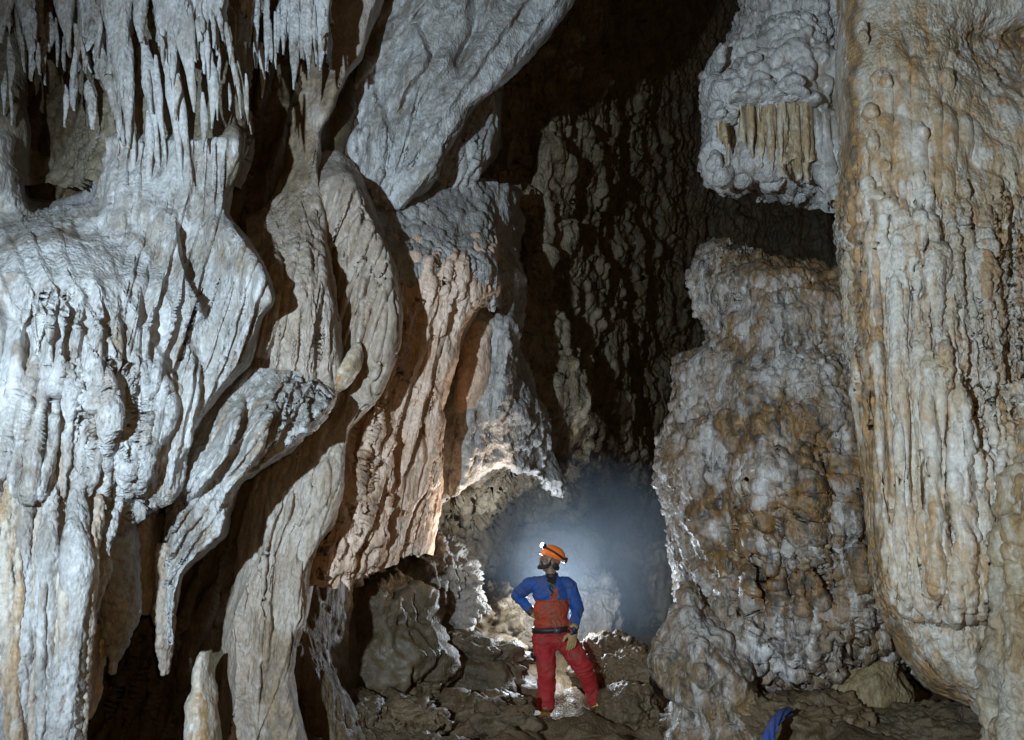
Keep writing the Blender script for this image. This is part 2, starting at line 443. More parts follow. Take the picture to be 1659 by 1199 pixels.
BW = [(700, 9.6), (770, 9.7), (840, 10.6), (900, 11.2), (960, 13.4), (1030, 17.5), (1090, 22), (1160, 26), (1260, 28), (1400, 28), (1560, 26)]
def bw(y, d): return (y, [(x, Y + (d if x < 1070 else d * .3) * (1 if x > 690 else 0)) for x, Y in BW])
net('cave_wall', [bw(-330, 0), bw(-80, 0), bw(150, 0), bw(380, -.1), bw(560, -.2), bw(690, -.4), bw(745, -.5)] + [(y, [(x, Y + d0 + (d1 - d0) * min(1, max(0, (x - 760) / 150)) if x < 1080 else Y - 2) for x, Y in BW]) for y, d0, d1 in ((800, .4, 1.2), (860, 1.5, 2.6), (960, 2.0, 3.2), (1100, 2.0, 3.2), (1350, 2.0, 3.2))],
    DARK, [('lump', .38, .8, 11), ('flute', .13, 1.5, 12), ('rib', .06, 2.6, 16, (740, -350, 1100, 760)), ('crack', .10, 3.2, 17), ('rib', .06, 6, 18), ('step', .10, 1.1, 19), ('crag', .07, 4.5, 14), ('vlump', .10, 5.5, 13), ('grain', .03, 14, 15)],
    folds=[([(905, 120), (890, 300), (880, 420), (850, 520), (835, 640)], .3, 60, 26), ([(990, 300), (1000, 450), (985, 600), (1000, 720)], .3, 60, 26),
           ([(1085, 420), (1090, 520), (1080, 620), (1060, 700)], .4, 60, 26), ([(845, 640), (830, 720), (800, 760), (750, 790), (712, 830)], .35, 70, 8),
           ([(940, 560), (925, 640), (950, 720), (900, 800), (880, 840)], .35, 60, 24)],
    pleats=[((740, -350, 1120, 820), 22, .05, .06, 891, 'round'), ((740, -350, 1300, 820), 64, .12, .05, 892, 'saw')],
    step=1.0, kind='structure')

# ------------------------------------------------------------------ left wall, far to near
net('flowstone_wall', [
    (-150, [(560, 7.6), (640, 7.2), (740, 7.0), (850, 7.2), (985, 7.5), (1000, 8.2), (980, 9.0)]),
    (0,    [(560, 7.6), (620, 7.2), (700, 7.0), (800, 7.0), (917, 7.4), (930, 8.1), (910, 9.0)]),
    (50,   [(555, 7.6), (610, 7.2), (690, 7.0), (780, 6.95), (880, 7.3), (892, 8.0), (880, 9.0)]),
    (92,   [(550, 7.6), (600, 7.2), (680, 7.0), (760, 6.95), (846, 7.2), (858, 8.0), (850, 9.0)]),
    (135,  [(528, 7.5), (580, 7.2), (660, 7.0), (730, 6.95), (800, 7.1), (812, 7.9), (805, 9.0)]),
    (170,  [(524, 7.45), (570, 7.2), (640, 7.0), (700, 6.95), (758, 7.05), (770, 7.8), (765, 9.0)]),
    (230,  [(518, 7.4), (562, 7.1), (620, 6.95), (670, 6.9), (721, 7.0), (732, 7.7), (725, 8.8)]),
    (290,  [(522, 7.35), (565, 7.1), (615, 6.95), (655, 6.9), (699, 6.95), (708, 7.6), (700, 8.6)]),
    (322,  [(528, 7.3), (570, 7.1), (620, 7.0), (645, 6.95), (668, 6.95), (676, 7.5), (670, 8.4)]),
    (340,  [(535, 7.3), (580, 7.2), (620, 7.1), (638, 7.05), (652, 7.05), (658, 7.5), (655, 8.2)])],
    WHITE, [('lump', .06, 1.6, 21), ('rib', .03, 5.5, 22, (530, 120, 640, 340)), ('lump', .02, 7, 24), ('pit', .018, 15, 25, (700, -50, 950, 330)), ('grain', .008, 26, 23)],
    folds=[([(590, 60), (600, 130), (622, 200), (640, 240)], .10, 40, 10), ([(668, 40), (690, 90), (655, 150), (640, 190)], .14, 40, 8),
           ([(775, -40), (770, 40), (745, 90), (745, 130)], -.25, 22, 22), ([(625, 200), (620, 270), (600, 335)], .08, 40, 5)],
    pleats=[((520, -200, 1000, 360), 46, .75, .07, 801, 'saw'), ((520, 100, 700, 360), 22, .25, .03, 802, 'saw')],
    label='broad pale slab of flowstone slanting up to the roof from the middle of the left wall', cat='flowstone')

net('cave_drapery', [
    (130, [(640, 8.1), (690, 7.9), (740, 7.8), (790, 8.0), (806, 8.3), (815, 9.2)]),
    (180, [(630, 8.0), (680, 7.8), (740, 7.7), (785, 7.9), (802, 8.1), (810, 9.2)]),
    (235, [(620, 7.9), (670, 7.75), (730, 7.6), (780, 7.75), (797, 8.0), (804, 9.2)]),
    (265, [(620, 7.9), (660, 7.75), (710, 7.6), (755, 7.7), (782, 7.9), (790, 9.1)]),
    (300, [(620, 7.9), (650, 7.8), (690, 7.7), (725, 7.75), (755, 7.9), (762, 9.0)]),
    (325, [(620, 8.2), (650, 8.1), (690, 8.0), (715, 8.0), (735, 8.1), (740, 9.0)])],
    GREY, [('lump', .05, 2, 31), ('rib', .07, 7, 32), ('grain', .01, 22, 33)], drip=(18, .05, 3, .5),
    pleats=[((600, 120, 820, 340), 16, .35, .05, 881, 'saw')],
    label='fluted grey drapery tucked under the slanting pale slab', cat='drapery')

net('flowstone_wall', [
    (290, [(500, 6.9), (560, 7.2), (620, 7.4), (680, 7.6), (740, 7.9), (790, 8.3), (800, 9), (800, 10)]),
    (350, [(500, 6.65), (560, 6.8), (620, 6.975), (680, 7.15), (740, 7.412), (788, 7.762), (797, 8.462), (797, 9.337)]),
    (420, [(500, 6.3), (560, 6.5), (630, 6.575), (690, 6.725), (750, 6.95), (793, 7.175), (801, 7.775), (801, 8.675)]),
    (448, [(500, 6.22), (560, 6.445), (630, 6.52), (690, 6.707), (750, 6.97), (798, 7.195), (806, 7.795), (806, 8.695)]),
    (490, [(500, 6.55), (560, 6.775), (630, 6.85), (690, 7.037), (750, 7.3), (798, 7.525), (806, 8.125), (806, 9.025)])],
    GREY, [('lump', .06, 1.6, 35), ('rib', .04, 6, 36), ('crack', .05, 6, 37), ('vlump', .03, 7, 38), ('popcorn', .014, 18, 39), ('grain', .012, 24, 40)],
    pleats=[((480, 250, 820, 500), 36, .35, .05, 805, 'saw'), ((480, 250, 820, 500), 16, .2, .02, 806, 'saw')],
    drip=(40, .04, 3, .5), label='mottled grey flowstone face between the slanting pale slab and the peach face below it', cat='flowstone')
net('flowstone_wall', [
    (385, [(500, 6.7), (560, 6.9), (630, 6.975), (690, 7.125), (750, 7.35), (793, 7.575), (801, 8.175), (801, 9.075)]),
    (418, [(500, 6.33), (560, 6.53), (630, 6.605), (690, 6.755), (750, 6.98), (793, 7.205), (801, 7.805), (801, 8.705)]),
    (470, [(500, 6.2), (560, 6.425), (630, 6.5), (690, 6.687), (750, 6.95), (798, 7.175), (806, 7.775), (806, 8.675)]),
    (500, [(500, 6.2), (560, 6.4), (630, 6.425), (680, 6.65), (725, 6.837), (765, 7.025), (774, 7.625), (774, 8.675)]),
    (545, [(500, 6.2), (560, 6.4), (630, 6.425), (670, 6.575), (705, 6.762), (741, 6.95), (750, 7.55), (750, 8.675)]),
    (600, [(500, 6.2), (560, 6.3), (620, 6.4), (660, 6.575), (695, 6.725), (727, 6.875), (735, 7.475), (735, 8.675)]),
    (640, [(500, 6.2), (560, 6.3), (610, 6.4), (650, 6.575), (685, 6.725), (715, 6.875), (722, 7.475), (722, 8.675)]),
    (720, [(500, 6.1), (550, 6.3), (600, 6.425), (640, 6.65), (680, 6.875), (711, 7.1), (716, 7.55), (716, 8.675)]),
    (800, [(500, 6.1), (540, 6.3), (590, 6.425), (630, 6.725), (675, 7.025), (704, 7.25), (709, 7.7), (709, 8.675)]),
    (870, [(500, 6.2), (530, 6.35), (580, 6.42), (625, 6.72), (660, 6.98), (696, 7.25), (701, 7.7), (701, 8.7)]),
    (905, [(502, 6.35, 925), (530, 6.4, 920), (575, 6.5, 915), (618, 6.75, 898), (652, 7.0, 890), (693, 7.25, 885), (699, 7.7, 885), (699, 8.7, 885)]),
    (935, [(504, 6.5, 950), (532, 6.5, 948), (572, 6.6, 945), (612, 6.8, 925), (648, 7.05, 905), (688, 7.3, 898), (694, 7.7, 898), (694, 8.7, 898)])],
    PEACH, [('lump', .08, 1.6, 41), ('rib', .07, 4, 42, (480, 280, 640, 950)), ('rib', .05, 7, 48, (560, 280, 820, 520)), ('vlump', .04, 5, 43), ('crag', .03, 7, 45, (520, 680, 640, 960)), ('crack', .10, 5, 46), ('popcorn', .02, 12, 47, (500, 640, 640, 950)), ('grain', .010, 20, 44)],
    folds=[([(640, 440), (665, 520), (650, 600), (690, 640)], .10, 40, 12), ([(560, 720), (545, 800), (555, 870), (545, 930)], .12, 20, 10),
           ([(640, 700), (637, 760), (632, 820), (620, 890)], .12, 40, 8), ([(740, 340), (760, 400), (750, 470), (700, 560)], .08, 50, 10)],
    drip=(12, .05, 5, .85),
    pleats=[((480, 280, 820, 960), 34, .32, .07, 811, 'saw'), ((480, 280, 820, 960), 15, .2, .022, 812, 'saw')],
    stains_and_shade=[([(590, 700), (585, 770), (600, 830)], 18, .8, 31), ([(655, 520), (650, 600)], 14, .35, 32)],
    label='peach flowstone face lit from the right, reaching from mid height down to the dark boulders', cat='flowstone')

loft('flowstone_boss', [(505, 768, 790, 8.0, .06), (535, 754, 794, 7.95, .16), (575, 742, 795, 7.92, .2), (620, 736, 790, 7.92, .2), (655, 735, 782, 7.95, .16), (690, 745, 770, 8.05, .06)], PEACH,
     [('lump', .05, 4, 51), ('popcorn', .015, 16, 52), ('grain', .008, 26, 53)], label='small peach boss standing inside the shadowed hollow of the left wall', cat='flowstone')

net('flowstone_wall', [
    (300, [(735, 8.6), (765, 8.3), (795, 8.25), (828, 8.6), (838, 9.6)]),
    (380, [(725, 8.3), (765, 8.05), (800, 8.05), (834, 8.4), (842, 9.4)]),
    (440, [(715, 8.1), (765, 7.95), (805, 7.98), (836, 8.35), (842, 9.35)]),
    (500, [(705, 8.0), (760, 7.95), (808, 8.0), (834, 8.35), (840, 9.35)]),
    (560, [(695, 8.0), (750, 7.95), (805, 8.0), (830, 8.2), (836, 9.35)]),
    (620, [(706, 8.1), (750, 8.0), (792, 7.95), (840, 8.3), (862, 9.4)]),
    (670, [(698, 8.0), (740, 7.92), (795, 7.95), (850, 8.5), (884, 9.6)]),
    (715, [(696, 8.0), (740, 7.92), (797, 8.05), (856, 8.7), (900, 9.8)]),
    (745, [(697, 8.1, 775), (742, 8.0, 750), (798, 8.15, 728), (858, 8.85, 740), (908, 9.9, 770)]),
    (770, [(698, 8.25, 830), (744, 8.15, 795), (800, 8.3, 757), (860, 9.0, 768), (912, 10.0, 806)]),
    (790, [(700, 9.6, 822), (746, 9.6, 786), (802, 9.9, 747), (862, 10.4, 758), (914, 11.2, 796)])],
    GREY, [('lump', .12, 1.7, 61), ('lump', .06, 5, 62), ('flute', .05, 4, 63, (770, 440, 860, 640)), ('grain', .015, 18, 64)],
    folds=[([(830, 480), (822, 560), (815, 640), (800, 700)], .2, 30, 8)],
    pleats=[((690, 440, 860, 840), 26, .15, .06, 815, 'round')],
    label='blue-grey flowstone swelling below the hollow, right of the peach face', cat='flowstone')

# smooth brown-grey curtain behind the big bulge
net('cave_drapery', [
    (-160, [(370, 6.48), (440, 6.48), (540, 6.58), (650, 6.89), (664, 7.59), (650, 8.09)]),
    (0,   [(370, 6.48), (430, 6.48), (510, 6.53), (608, 6.58), (620, 7.49), (610, 8.09)]),
    (60,  [(370, 6.48), (430, 6.48), (510, 6.48), (588, 6.53), (598, 7.39), (590, 8.09)]),
    (95,  [(372, 6.48), (430, 6.48), (500, 6.48), (578, 6.48), (586, 7.39), (580, 8.09)]),
    (130, [(374, 6.48), (430, 6.48), (490, 6.48), (553, 6.43), (561, 7.29), (556, 8.09)]),
    (180, [(378, 6.58), (425, 6.53), (480, 6.48), (531, 6.43), (539, 7.29), (534, 8.09)]),
    (215, [(380, 6.63), (425, 6.58), (475, 6.48), (515, 6.43), (522, 7.29), (518, 7.89)]),
    (280, [(390, 6.43), (430, 6.38), (480, 6.28), (517, 6.23), (523, 7.04), (520, 7.665)]),
    (340, [(400, 6.29), (440, 6.19), (480, 6.09), (519, 6.09), (526, 6.74), (522, 7.54)]),
    (400, [(400, 5.74), (440, 5.64), (480, 5.59), (521, 5.69), (529, 6.34), (525, 7.34)]),
    (470, [(400, 5.44), (440, 5.39), (485, 5.34), (530, 5.49), (539, 6.14), (535, 7.24)]),
    (540, [(390, 5.39), (440, 5.34), (490, 5.29), (545, 5.44), (553, 6.14), (548, 7.24)]),
    (600, [(380, 5.55), (435, 5.5), (490, 5.45), (552, 5.6), (560, 6.25), (555, 7.45)]),
    (660, [(370, 5.65), (430, 5.65), (480, 5.6), (536, 5.75), (544, 6.4), (540, 7.6)]),
    (720, [(350, 5.7), (390, 5.7), (430, 5.65), (470, 5.75), (478, 6.4), (474, 7.6)])],
    TAN, [('lump', .06, 1.5, 71), ('flute', .03, 6, 72, (420, 330, 560, 720)), ('crack', .04, 7, 75, (420, 330, 560, 720)), ('vlump', .014, 9, 73), ('popcorn', .010, 22, 76, (430, 350, 560, 720)), ('grain', .006, 26, 74)],
    folds=[([(553, 128), (530, 180), (516, 215)], .06, 22, 5), ([(440, 380), (452, 450), (445, 520), (420, 600)], .10, 30, 10),
           ([(492, 330), (500, 420), (508, 520), (496, 600), (505, 680)], .05, 26, 6), ([(440, 180), (455, 250), (450, 320)], -.06, 26, 26)],
    pleats=[((400, 320, 580, 760), 30, .12, .035, 821, 'saw'), ((360, -200, 680, 330), 40, .3, .03, 822, 'saw')],
    stains_and_shade=[([(470, -100), (480, 150), (470, 290)], 70, .75, 41), ([(500, 440), (498, 520)], 16, .35, 42)],  # the long upper one paints the fringe's shadow into the curtain
    label='smooth brownish curtain hanging behind the fringe of white stalactites', cat='drapery')

# wide rippled curtain with the bright rim
net('cave_drapery', [
    (190, [(490, 7.7), (500, 7.7), (515, 7.7), (535, 7.7), (545, 7.9), (545, 8.3)]),
    (250, [(495, 6.9), (512, 6.8), (530, 6.8), (548, 6.85), (560, 7.3), (556, 8.1)]),
    (285, [(500, 6.35), (520, 6.25), (542, 6.2), (566, 6.25), (580, 6.9), (575, 7.9)]),
    (310, [(500, 6.2), (530, 6.1), (555, 6.05), (580, 6.1), (592, 6.8), (585, 7.9)]),
    (370, [(505, 6.2), (540, 6.05), (575, 5.95), (609, 6), (619, 6.8), (612, 7.9)]),
    (430, [(510, 6.2), (550, 6), (590, 5.9), (633, 5.95), (642, 6.7), (636, 7.9)]),
    (500, [(515, 6.2), (555, 5.95), (600, 5.85), (640, 5.9), (649, 6.7), (643, 7.9)]),
    (560, [(520, 6.2), (560, 5.9), (600, 5.8), (637, 5.85), (646, 6.6), (640, 7.9)]),
    (610, [(510, 6.25), (550, 6), (590, 5.9), (623, 5.95), (632, 6.75), (626, 8.05)]),
    (655, [(480, 6.3), (530, 6.1), (570, 6), (602, 6.05), (611, 6.8), (606, 8.2)]),
    (695, [(440, 6.3), (480, 6.05), (520, 5.95), (563, 6), (572, 6.8), (568, 8.2)]),
    (730, [(400, 6.3), (450, 6.05), (500, 5.9), (553, 5.95), (562, 6.7), (558, 8.2)]),
    (790, [(385, 6.3), (440, 5.95), (495, 5.85), (549, 5.9), (558, 6.7), (553, 8.2)]),
    (850, [(375, 6.3), (420, 5.95), (480, 5.85), (534, 5.9), (543, 6.7), (538, 8.2)]),
    (890, [(365, 6.3), (410, 5.95), (460, 5.85), (510, 5.9), (519, 6.6), (514, 8.2)]),
    (930, [(360, 6.3), (405, 5.95), (450, 5.85), (496, 5.85), (505, 6.6), (500, 8.2)]),
    (1000, [(350, 6.2), (400, 5.9), (445, 5.85), (490, 5.85), (500, 6.6), (495, 8.2)]),
    (1045, [(345, 6.2), (395, 5.9), (440, 5.8), (474, 5.85), (484, 6.6), (480, 8.2)]),
    (1100, [(345, 6.2), (395, 5.85), (435, 5.8), (471, 5.85), (481, 6.6), (477, 8.2)]),
    (1160, [(345, 6.2), (400, 5.85), (440, 5.8), (482, 5.85), (492, 6.6), (487, 8.2)]),
    (1300, [(345, 6.2), (400, 5.85), (450, 5.8), (510, 5.85), (520, 6.6), (515, 8.2)])],
    TAN, [('lump', .05, 1.6, 81), ('vlump', .016, 8, 83), ('crack', .05, 7, 86, (480, 330, 660, 700)), ('crack', .025, 8, 87, (380, 700, 560, 1300)), ('popcorn', .018, 16, 85, (500, 330, 640, 640)), ('grain', .006, 26, 84)],
    folds=[([(410, 905), (395, 960), (375, 1010), (385, 1080), (370, 1199), (365, 1290)], .16, 34, 26),
           ([(465, 770), (450, 830), (430, 900), (425, 1000), (420, 1100), (418, 1199)], .045, 26, 5), ([(478, 765), (470, 830), (445, 900), (437, 1000), (430, 1090)], .06, 26, 7),
           ([(500, 770), (498, 820), (480, 860)], .035, 18, 5), ([(532, 740), (530, 800), (510, 840)], .03, 20, 5), ([(455, 780), (440, 850), (424, 900), (412, 1000)], .03, 12, 5),
           ([(590, 430), (585, 520), (570, 600), (545, 650)], .07, 40, 7), ([(555, 400), (560, 480), (545, 560)], .06, 30, 7),
           ([(620, 450), (622, 530), (605, 600)], .04, 24, 5)],
    pleats=[((490, 280, 660, 720), 26, .35, .045, 831, 'saw'), ((380, 690, 570, 1300), 20, .30, .016, 832, 'saw')],
    stains_and_shade=[([(460, 1060), (455, 1150), (450, 1260)], 46, .8, 21), ([(545, 420), (540, 520)], 14, .5, 22)],
    label='tall rippled curtain with a bright lit rim and dark lines down its grey face', cat='drapery')

# blade with the bright facets, below the big bulge
net('cave_drapery', [
    (600, [(350, 5.45), (380, 5.4), (410, 5.35), (440, 5.35), (480, 5.45), (500, 5.55), (508, 6.0), (505, 6.8)]),
    (640, [(330, 5.45), (370, 5.35), (405, 5.2), (440, 5.15), (490, 5.3), (540, 5.45), (546, 6.0), (543, 6.8)]),
    (665, [(310, 5.45), (355, 5.3), (400, 5.15), (440, 5.1), (485, 5.25), (524, 5.35), (531, 5.9), (527, 6.8)]),
    (695, [(290, 5.45), (340, 5.25), (390, 5.1), (430, 5.05), (470, 5.2), (497, 5.3), (505, 5.9), (500, 6.8)]),
    (730, [(280, 5.4), (325, 5.2), (375, 5.05), (415, 5.0), (445, 5.15), (462, 5.25), (470, 5.9), (466, 6.8)]),
    (760, [(275, 5.4), (310, 5.2), (350, 5.05), (385, 5.05), (405, 5.15), (420, 5.2), (428, 5.8), (424, 6.8)]),
    (785, [(270, 5.4), (300, 5.2), (330, 5.15), (352, 5.15), (368, 5.15), (382, 5.15), (390, 5.8), (386, 6.8)]),
    (830, [(265, 5.4), (290, 5.25), (315, 5.2), (335, 5.2), (350, 5.15), (364, 5.15), (372, 5.8), (368, 6.8)]),
    (865, [(262, 5.4), (285, 5.25), (305, 5.2), (325, 5.2), (340, 5.15), (354, 5.15), (362, 5.8), (358, 6.8)]),
    (895, [(260, 5.4), (275, 5.25), (290, 5.2), (302, 5.2), (313, 5.15), (322, 5.15), (330, 5.8), (326, 6.8)]),
    (930, [(258, 5.4), (265, 5.25), (272, 5.2), (278, 5.2), (284, 5.15), (289, 5.15), (296, 5.8), (292, 6.8)]),
    (990, [(260, 5.4), (264, 5.25), (268, 5.2), (272, 5.2), (276, 5.15), (280, 5.15), (285, 5.6), (282, 6.3)]),
    (1012, [(268, 5.35), (270, 5.25), (272, 5.2), (274, 5.2), (276, 5.15), (278, 5.15), (280, 5.4), (279, 5.8)]),
    (1040, [(274, 5.3), (274.5, 5.25), (275, 5.2), (275.5, 5.2), (276, 5.18), (276.5, 5.18), (277, 5.25), (277, 5.3)])],
    WHITE, [('lump', .04, 2, 91), ('rib', .04, 8, 92, (420, 590, 560, 720)), ('crack', .05, 8, 95, (430, 590, 560, 720)), ('vlump', .02, 8, 93), ('pit', .012, 16, 98), ('grain', .010, 24, 94)],
    folds=[([(395, 640), (385, 690), (368, 735), (330, 785), (300, 812)], .20, 90, 6), ([(445, 650), (432, 705), (405, 755), (365, 800), (355, 830)], .18, 55, 6),
           ([(470, 640), (455, 700), (440, 730)], .08, 18, 6), ([(500, 640), (498, 680), (478, 712)], .10, 24, 6), ([(535, 645), (515, 690), (505, 705)], .08, 26, 6)],
    drip=(14, .12, 4, .8),
    pleats=[((250, 590, 560, 960), 30, .75, .05, 841, 'saw')],
    label='pleated curtain with bright white facets hanging below the big bulge', cat='drapery')
loft('flowstone_leaf', [(555, 580, 586, 5.75, .03), (575, 566, 588, 5.7, .09), (600, 548, 580, 5.65, .12), (620, 543, 566, 5.7, .1), (636, 545, 551, 5.75, .03)], CREAM, [('lump', .03, 5, 96), ('flute', .012, 14, 97)],
     label='small leaf-shaped blade jutting from the rippled curtain', cat='flowstone')

# the big bulge at the left, and the dull wall above it behind the stalactites
net('flowstone_wall', [
    (-120, [(-380, 5.4), (0, 5.6), (55, 5.8), (115, 5.8), (175, 5.5), (255, 5.45), (330, 5.45), (384, 5.55), (394, 6.1), (386, 7.1)]),
    (60, [(-380, 5.4), (0, 5.6), (55, 5.9), (115, 5.9), (175, 5.5), (255, 5.4), (330, 5.4), (384, 5.5), (394, 6.1), (386, 7.1)]),
    (150, [(-380, 5.2), (0, 5.4), (50, 5.95), (112, 5.95), (172, 5.45), (255, 5.35), (330, 5.3), (384, 5.4), (394, 6), (386, 7.1)]),
    (230, [(-380, 5), (0, 5.1), (48, 5.85), (115, 5.85), (168, 5.4), (250, 5.3), (330, 5.2), (388, 5.3), (396, 5.9), (390, 7.1)]),
    (300, [(-380, 4.9), (0, 5.05), (50, 5.65), (122, 5.6), (170, 5.3), (245, 5.25), (310, 5.2), (369, 5.3), (377, 5.9), (372, 7.1)])],
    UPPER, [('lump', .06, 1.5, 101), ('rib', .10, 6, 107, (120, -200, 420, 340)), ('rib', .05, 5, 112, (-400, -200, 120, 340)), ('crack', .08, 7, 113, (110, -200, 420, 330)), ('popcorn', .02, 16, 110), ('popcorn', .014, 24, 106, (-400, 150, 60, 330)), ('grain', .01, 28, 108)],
    label='dull grey-brown wall behind the icicle fringe at the upper left, with a dark hollow', cat='flowstone')
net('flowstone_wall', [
    (205, [(-380, 5.2), (0, 5.3), (44, 6.5), (118, 6.5), (168, 5.6), (250, 5.5), (330, 5.4), (388, 5.5), (396, 6.1), (390, 7.3)]),
    (222, [(-380, 4.9), (0, 5), (44, 6.2), (118, 6.2), (168, 5.3), (250, 5.2), (330, 5.1), (388, 5.2), (396, 5.8), (390, 7)]),
    (245, [(-380, 4.9), (0, 5), (44, 6.2), (118, 6.2), (168, 5.3), (250, 5.2), (330, 5.1), (388, 5.2), (396, 5.8), (390, 7)]),
    (300, [(-380, 4.8), (0, 4.95), (48, 6.2), (122, 6.2), (170, 5.2), (245, 5.15), (310, 5.1), (369, 5.2), (377, 5.8), (372, 7)]),
    (345, [(-380, 4.75), (0, 5.05), (60, 5.3), (130, 5.2), (195, 5.08), (250, 5.06), (300, 5.1), (364, 5.13), (372, 5.8), (367, 7)]),
    (375, [(-380, 4.6), (0, 4.8), (65, 4.85), (140, 5), (205, 5.03), (260, 5.06), (310, 5.08), (384, 5), (394, 5.7), (388, 7)]),
    (410, [(-380, 4.5), (0, 4.6), (70, 4.6), (150, 4.78), (220, 4.95), (285, 5.03), (340, 5.05), (408, 4.95), (418, 5.7), (412, 7)]),
    (450, [(-380, 4.35), (0, 4.45), (75, 4.45), (155, 4.55), (230, 4.8), (295, 5), (350, 5), (428, 4.88), (438, 5.6), (432, 7)]),
    (485, [(-380, 4.3), (0, 4.4), (80, 4.4), (160, 4.5), (235, 4.75), (300, 4.95), (360, 4.98), (437, 4.85), (447, 5.5), (441, 7)]),
    (520, [(-380, 4.25), (0, 4.35), (80, 4.35), (160, 4.45), (235, 4.7), (300, 4.9), (350, 4.98), (416, 4.95), (425, 5.5), (420, 7)]),
    (590, [(-380, 4.25), (0, 4.35), (80, 4.35), (155, 4.45), (225, 4.65), (285, 4.85), (330, 4.95), (388, 5), (396, 5.5), (391, 7)]),
    (650, [(-380, 4.25), (0, 4.35), (75, 4.4), (145, 4.45), (210, 4.65), (265, 4.8), (305, 4.9), (342, 5), (349, 5.5), (345, 7)]),
    (730, [(-380, 4.25), (0, 4.35), (70, 4.4), (130, 4.5), (190, 4.65), (240, 4.8), (275, 4.9), (303, 4.95), (309, 5.5), (306, 7)]),
    (800, [(-380, 4.25), (0, 4.35), (60, 4.4), (115, 4.5), (165, 4.65), (205, 4.8), (240, 4.95), (283, 5), (289, 5.5), (286, 7)]),
    (835, [(-380, 4.37), (0, 4.47), (55, 4.52), (105, 4.57), (145, 4.67), (172, 4.77), (192, 4.87), (205, 4.9), (211, 5.5), (208, 7)]),
    (880, [(-380, 4.37), (0, 4.47), (50, 4.52), (90, 4.52), (125, 4.57), (145, 4.62), (156, 4.67), (164, 4.7), (169, 5.3), (166, 7)]),
    (950, [(-380, 4.37), (0, 4.47), (45, 4.52), (80, 4.52), (108, 4.52), (127, 4.57), (137, 4.62), (144, 4.6), (149, 5.3), (146, 7)]),
    (1040, [(-380, 4.37), (0, 4.47), (40, 4.52), (75, 4.52), (105, 4.52), (122, 4.57), (132, 4.62), (140, 4.6), (145, 5.3), (142, 7)]),
    (1140, [(-380, 4.37), (0, 4.47), (30, 4.52), (55, 4.52), (75, 4.52), (88, 4.57), (97, 4.62), (104, 4.6), (109, 5.3), (106, 7)]),
    (1320, [(-380, 4.37), (0, 4.47), (30, 4.52), (58, 4.52), (80, 4.52), (92, 4.57), (102, 4.62), (110, 4.6), (115, 5.3), (112, 7)])],
    WHITE, [('lump', .06, 1.5, 101), ('scale', .03, 6.5, 102, (-400, 370, 260, 640)), ('scale', .035, 11, 103, (-400, 345, 270, 640)), ('flute', .05, 4.6, 104, (-400, 600, 300, 1400)), ('rib', .05, 8, 114, (-400, 600, 240, 1400)), ('crack', .05, 7, 115, (-400, 560, 260, 1400)),
            ('popcorn', .008, 20, 105, (60, 640, 420, 1400)), ('vlump', .02, 9, 116, (180, 330, 440, 800)), ('popcorn', .010, 26, 109, (250, 350, 440, 720)), ('vlump', .014, 14, 117), ('grain', .010, 28, 108)],
    folds=[([(283, 340), (290, 410), (308, 465), (338, 520)], .14, 60, 6), ([(318, 560), (308, 640), (290, 720), (272, 800), (265, 840)], .08, 26, 8), ([(326, 580), (316, 660), (300, 740)], .05, 10, 6),
           ([(250, 580), (268, 630), (278, 675), (262, 705), (240, 735), (238, 765), (252, 805)], .11, 60, 12), ([(0, 480), (40, 540), (70, 600), (95, 660), (115, 700)], -.05, 18, 18), ([(45, 540), (50, 600), (48, 660)], -.04, 14, 14),
           ([(160, 540), (168, 600), (172, 660), (195, 720), (220, 770)], .07, 44, 14), ([(140, 650), (160, 700), (185, 760)], -.04, 16, 16)],
    step=.92, pleats=[((200, 330, 450, 830), 26, .28, .04, 851, 'saw'), ((-400, 480, 240, 1400), 27, .10, .07, 852, 'saw'), ((-400, 360, 300, 640), 42, -.5, .035, 853, 'saw'), ((80, 210, 400, 380), 24, .05, .03, 854, 'saw')],
    stains_and_shade=[([(60, 760), (50, 900), (44, 1100), (40, 1250)], 9, .7, 51), ([(100, 720), (92, 900), (88, 1100)], 7, .6, 52), ([(180, 600), (150, 700)], 14, .45, 53), ([(372, 300), (380, 260)], 16, .7, 54), ([(120, 560), (105, 640)], 10, .5, 55), ([(340, 410), (400, 440)], 24, .4, 56), ([(200, 370), (290, 440)], 16, .4, 57), ([(0, 400), (110, 385)], 14, .45, 58), ([(215, 640), (240, 720)], 12, .4, 59), ([(30, 560), (80, 660)], 14, .55, 60)],  # some are painted shade, darkening crevices and the top of the bulge
    label='great pale bulge of scaly flowstone breaking into vertical strands at the lower left', cat='flowstone')

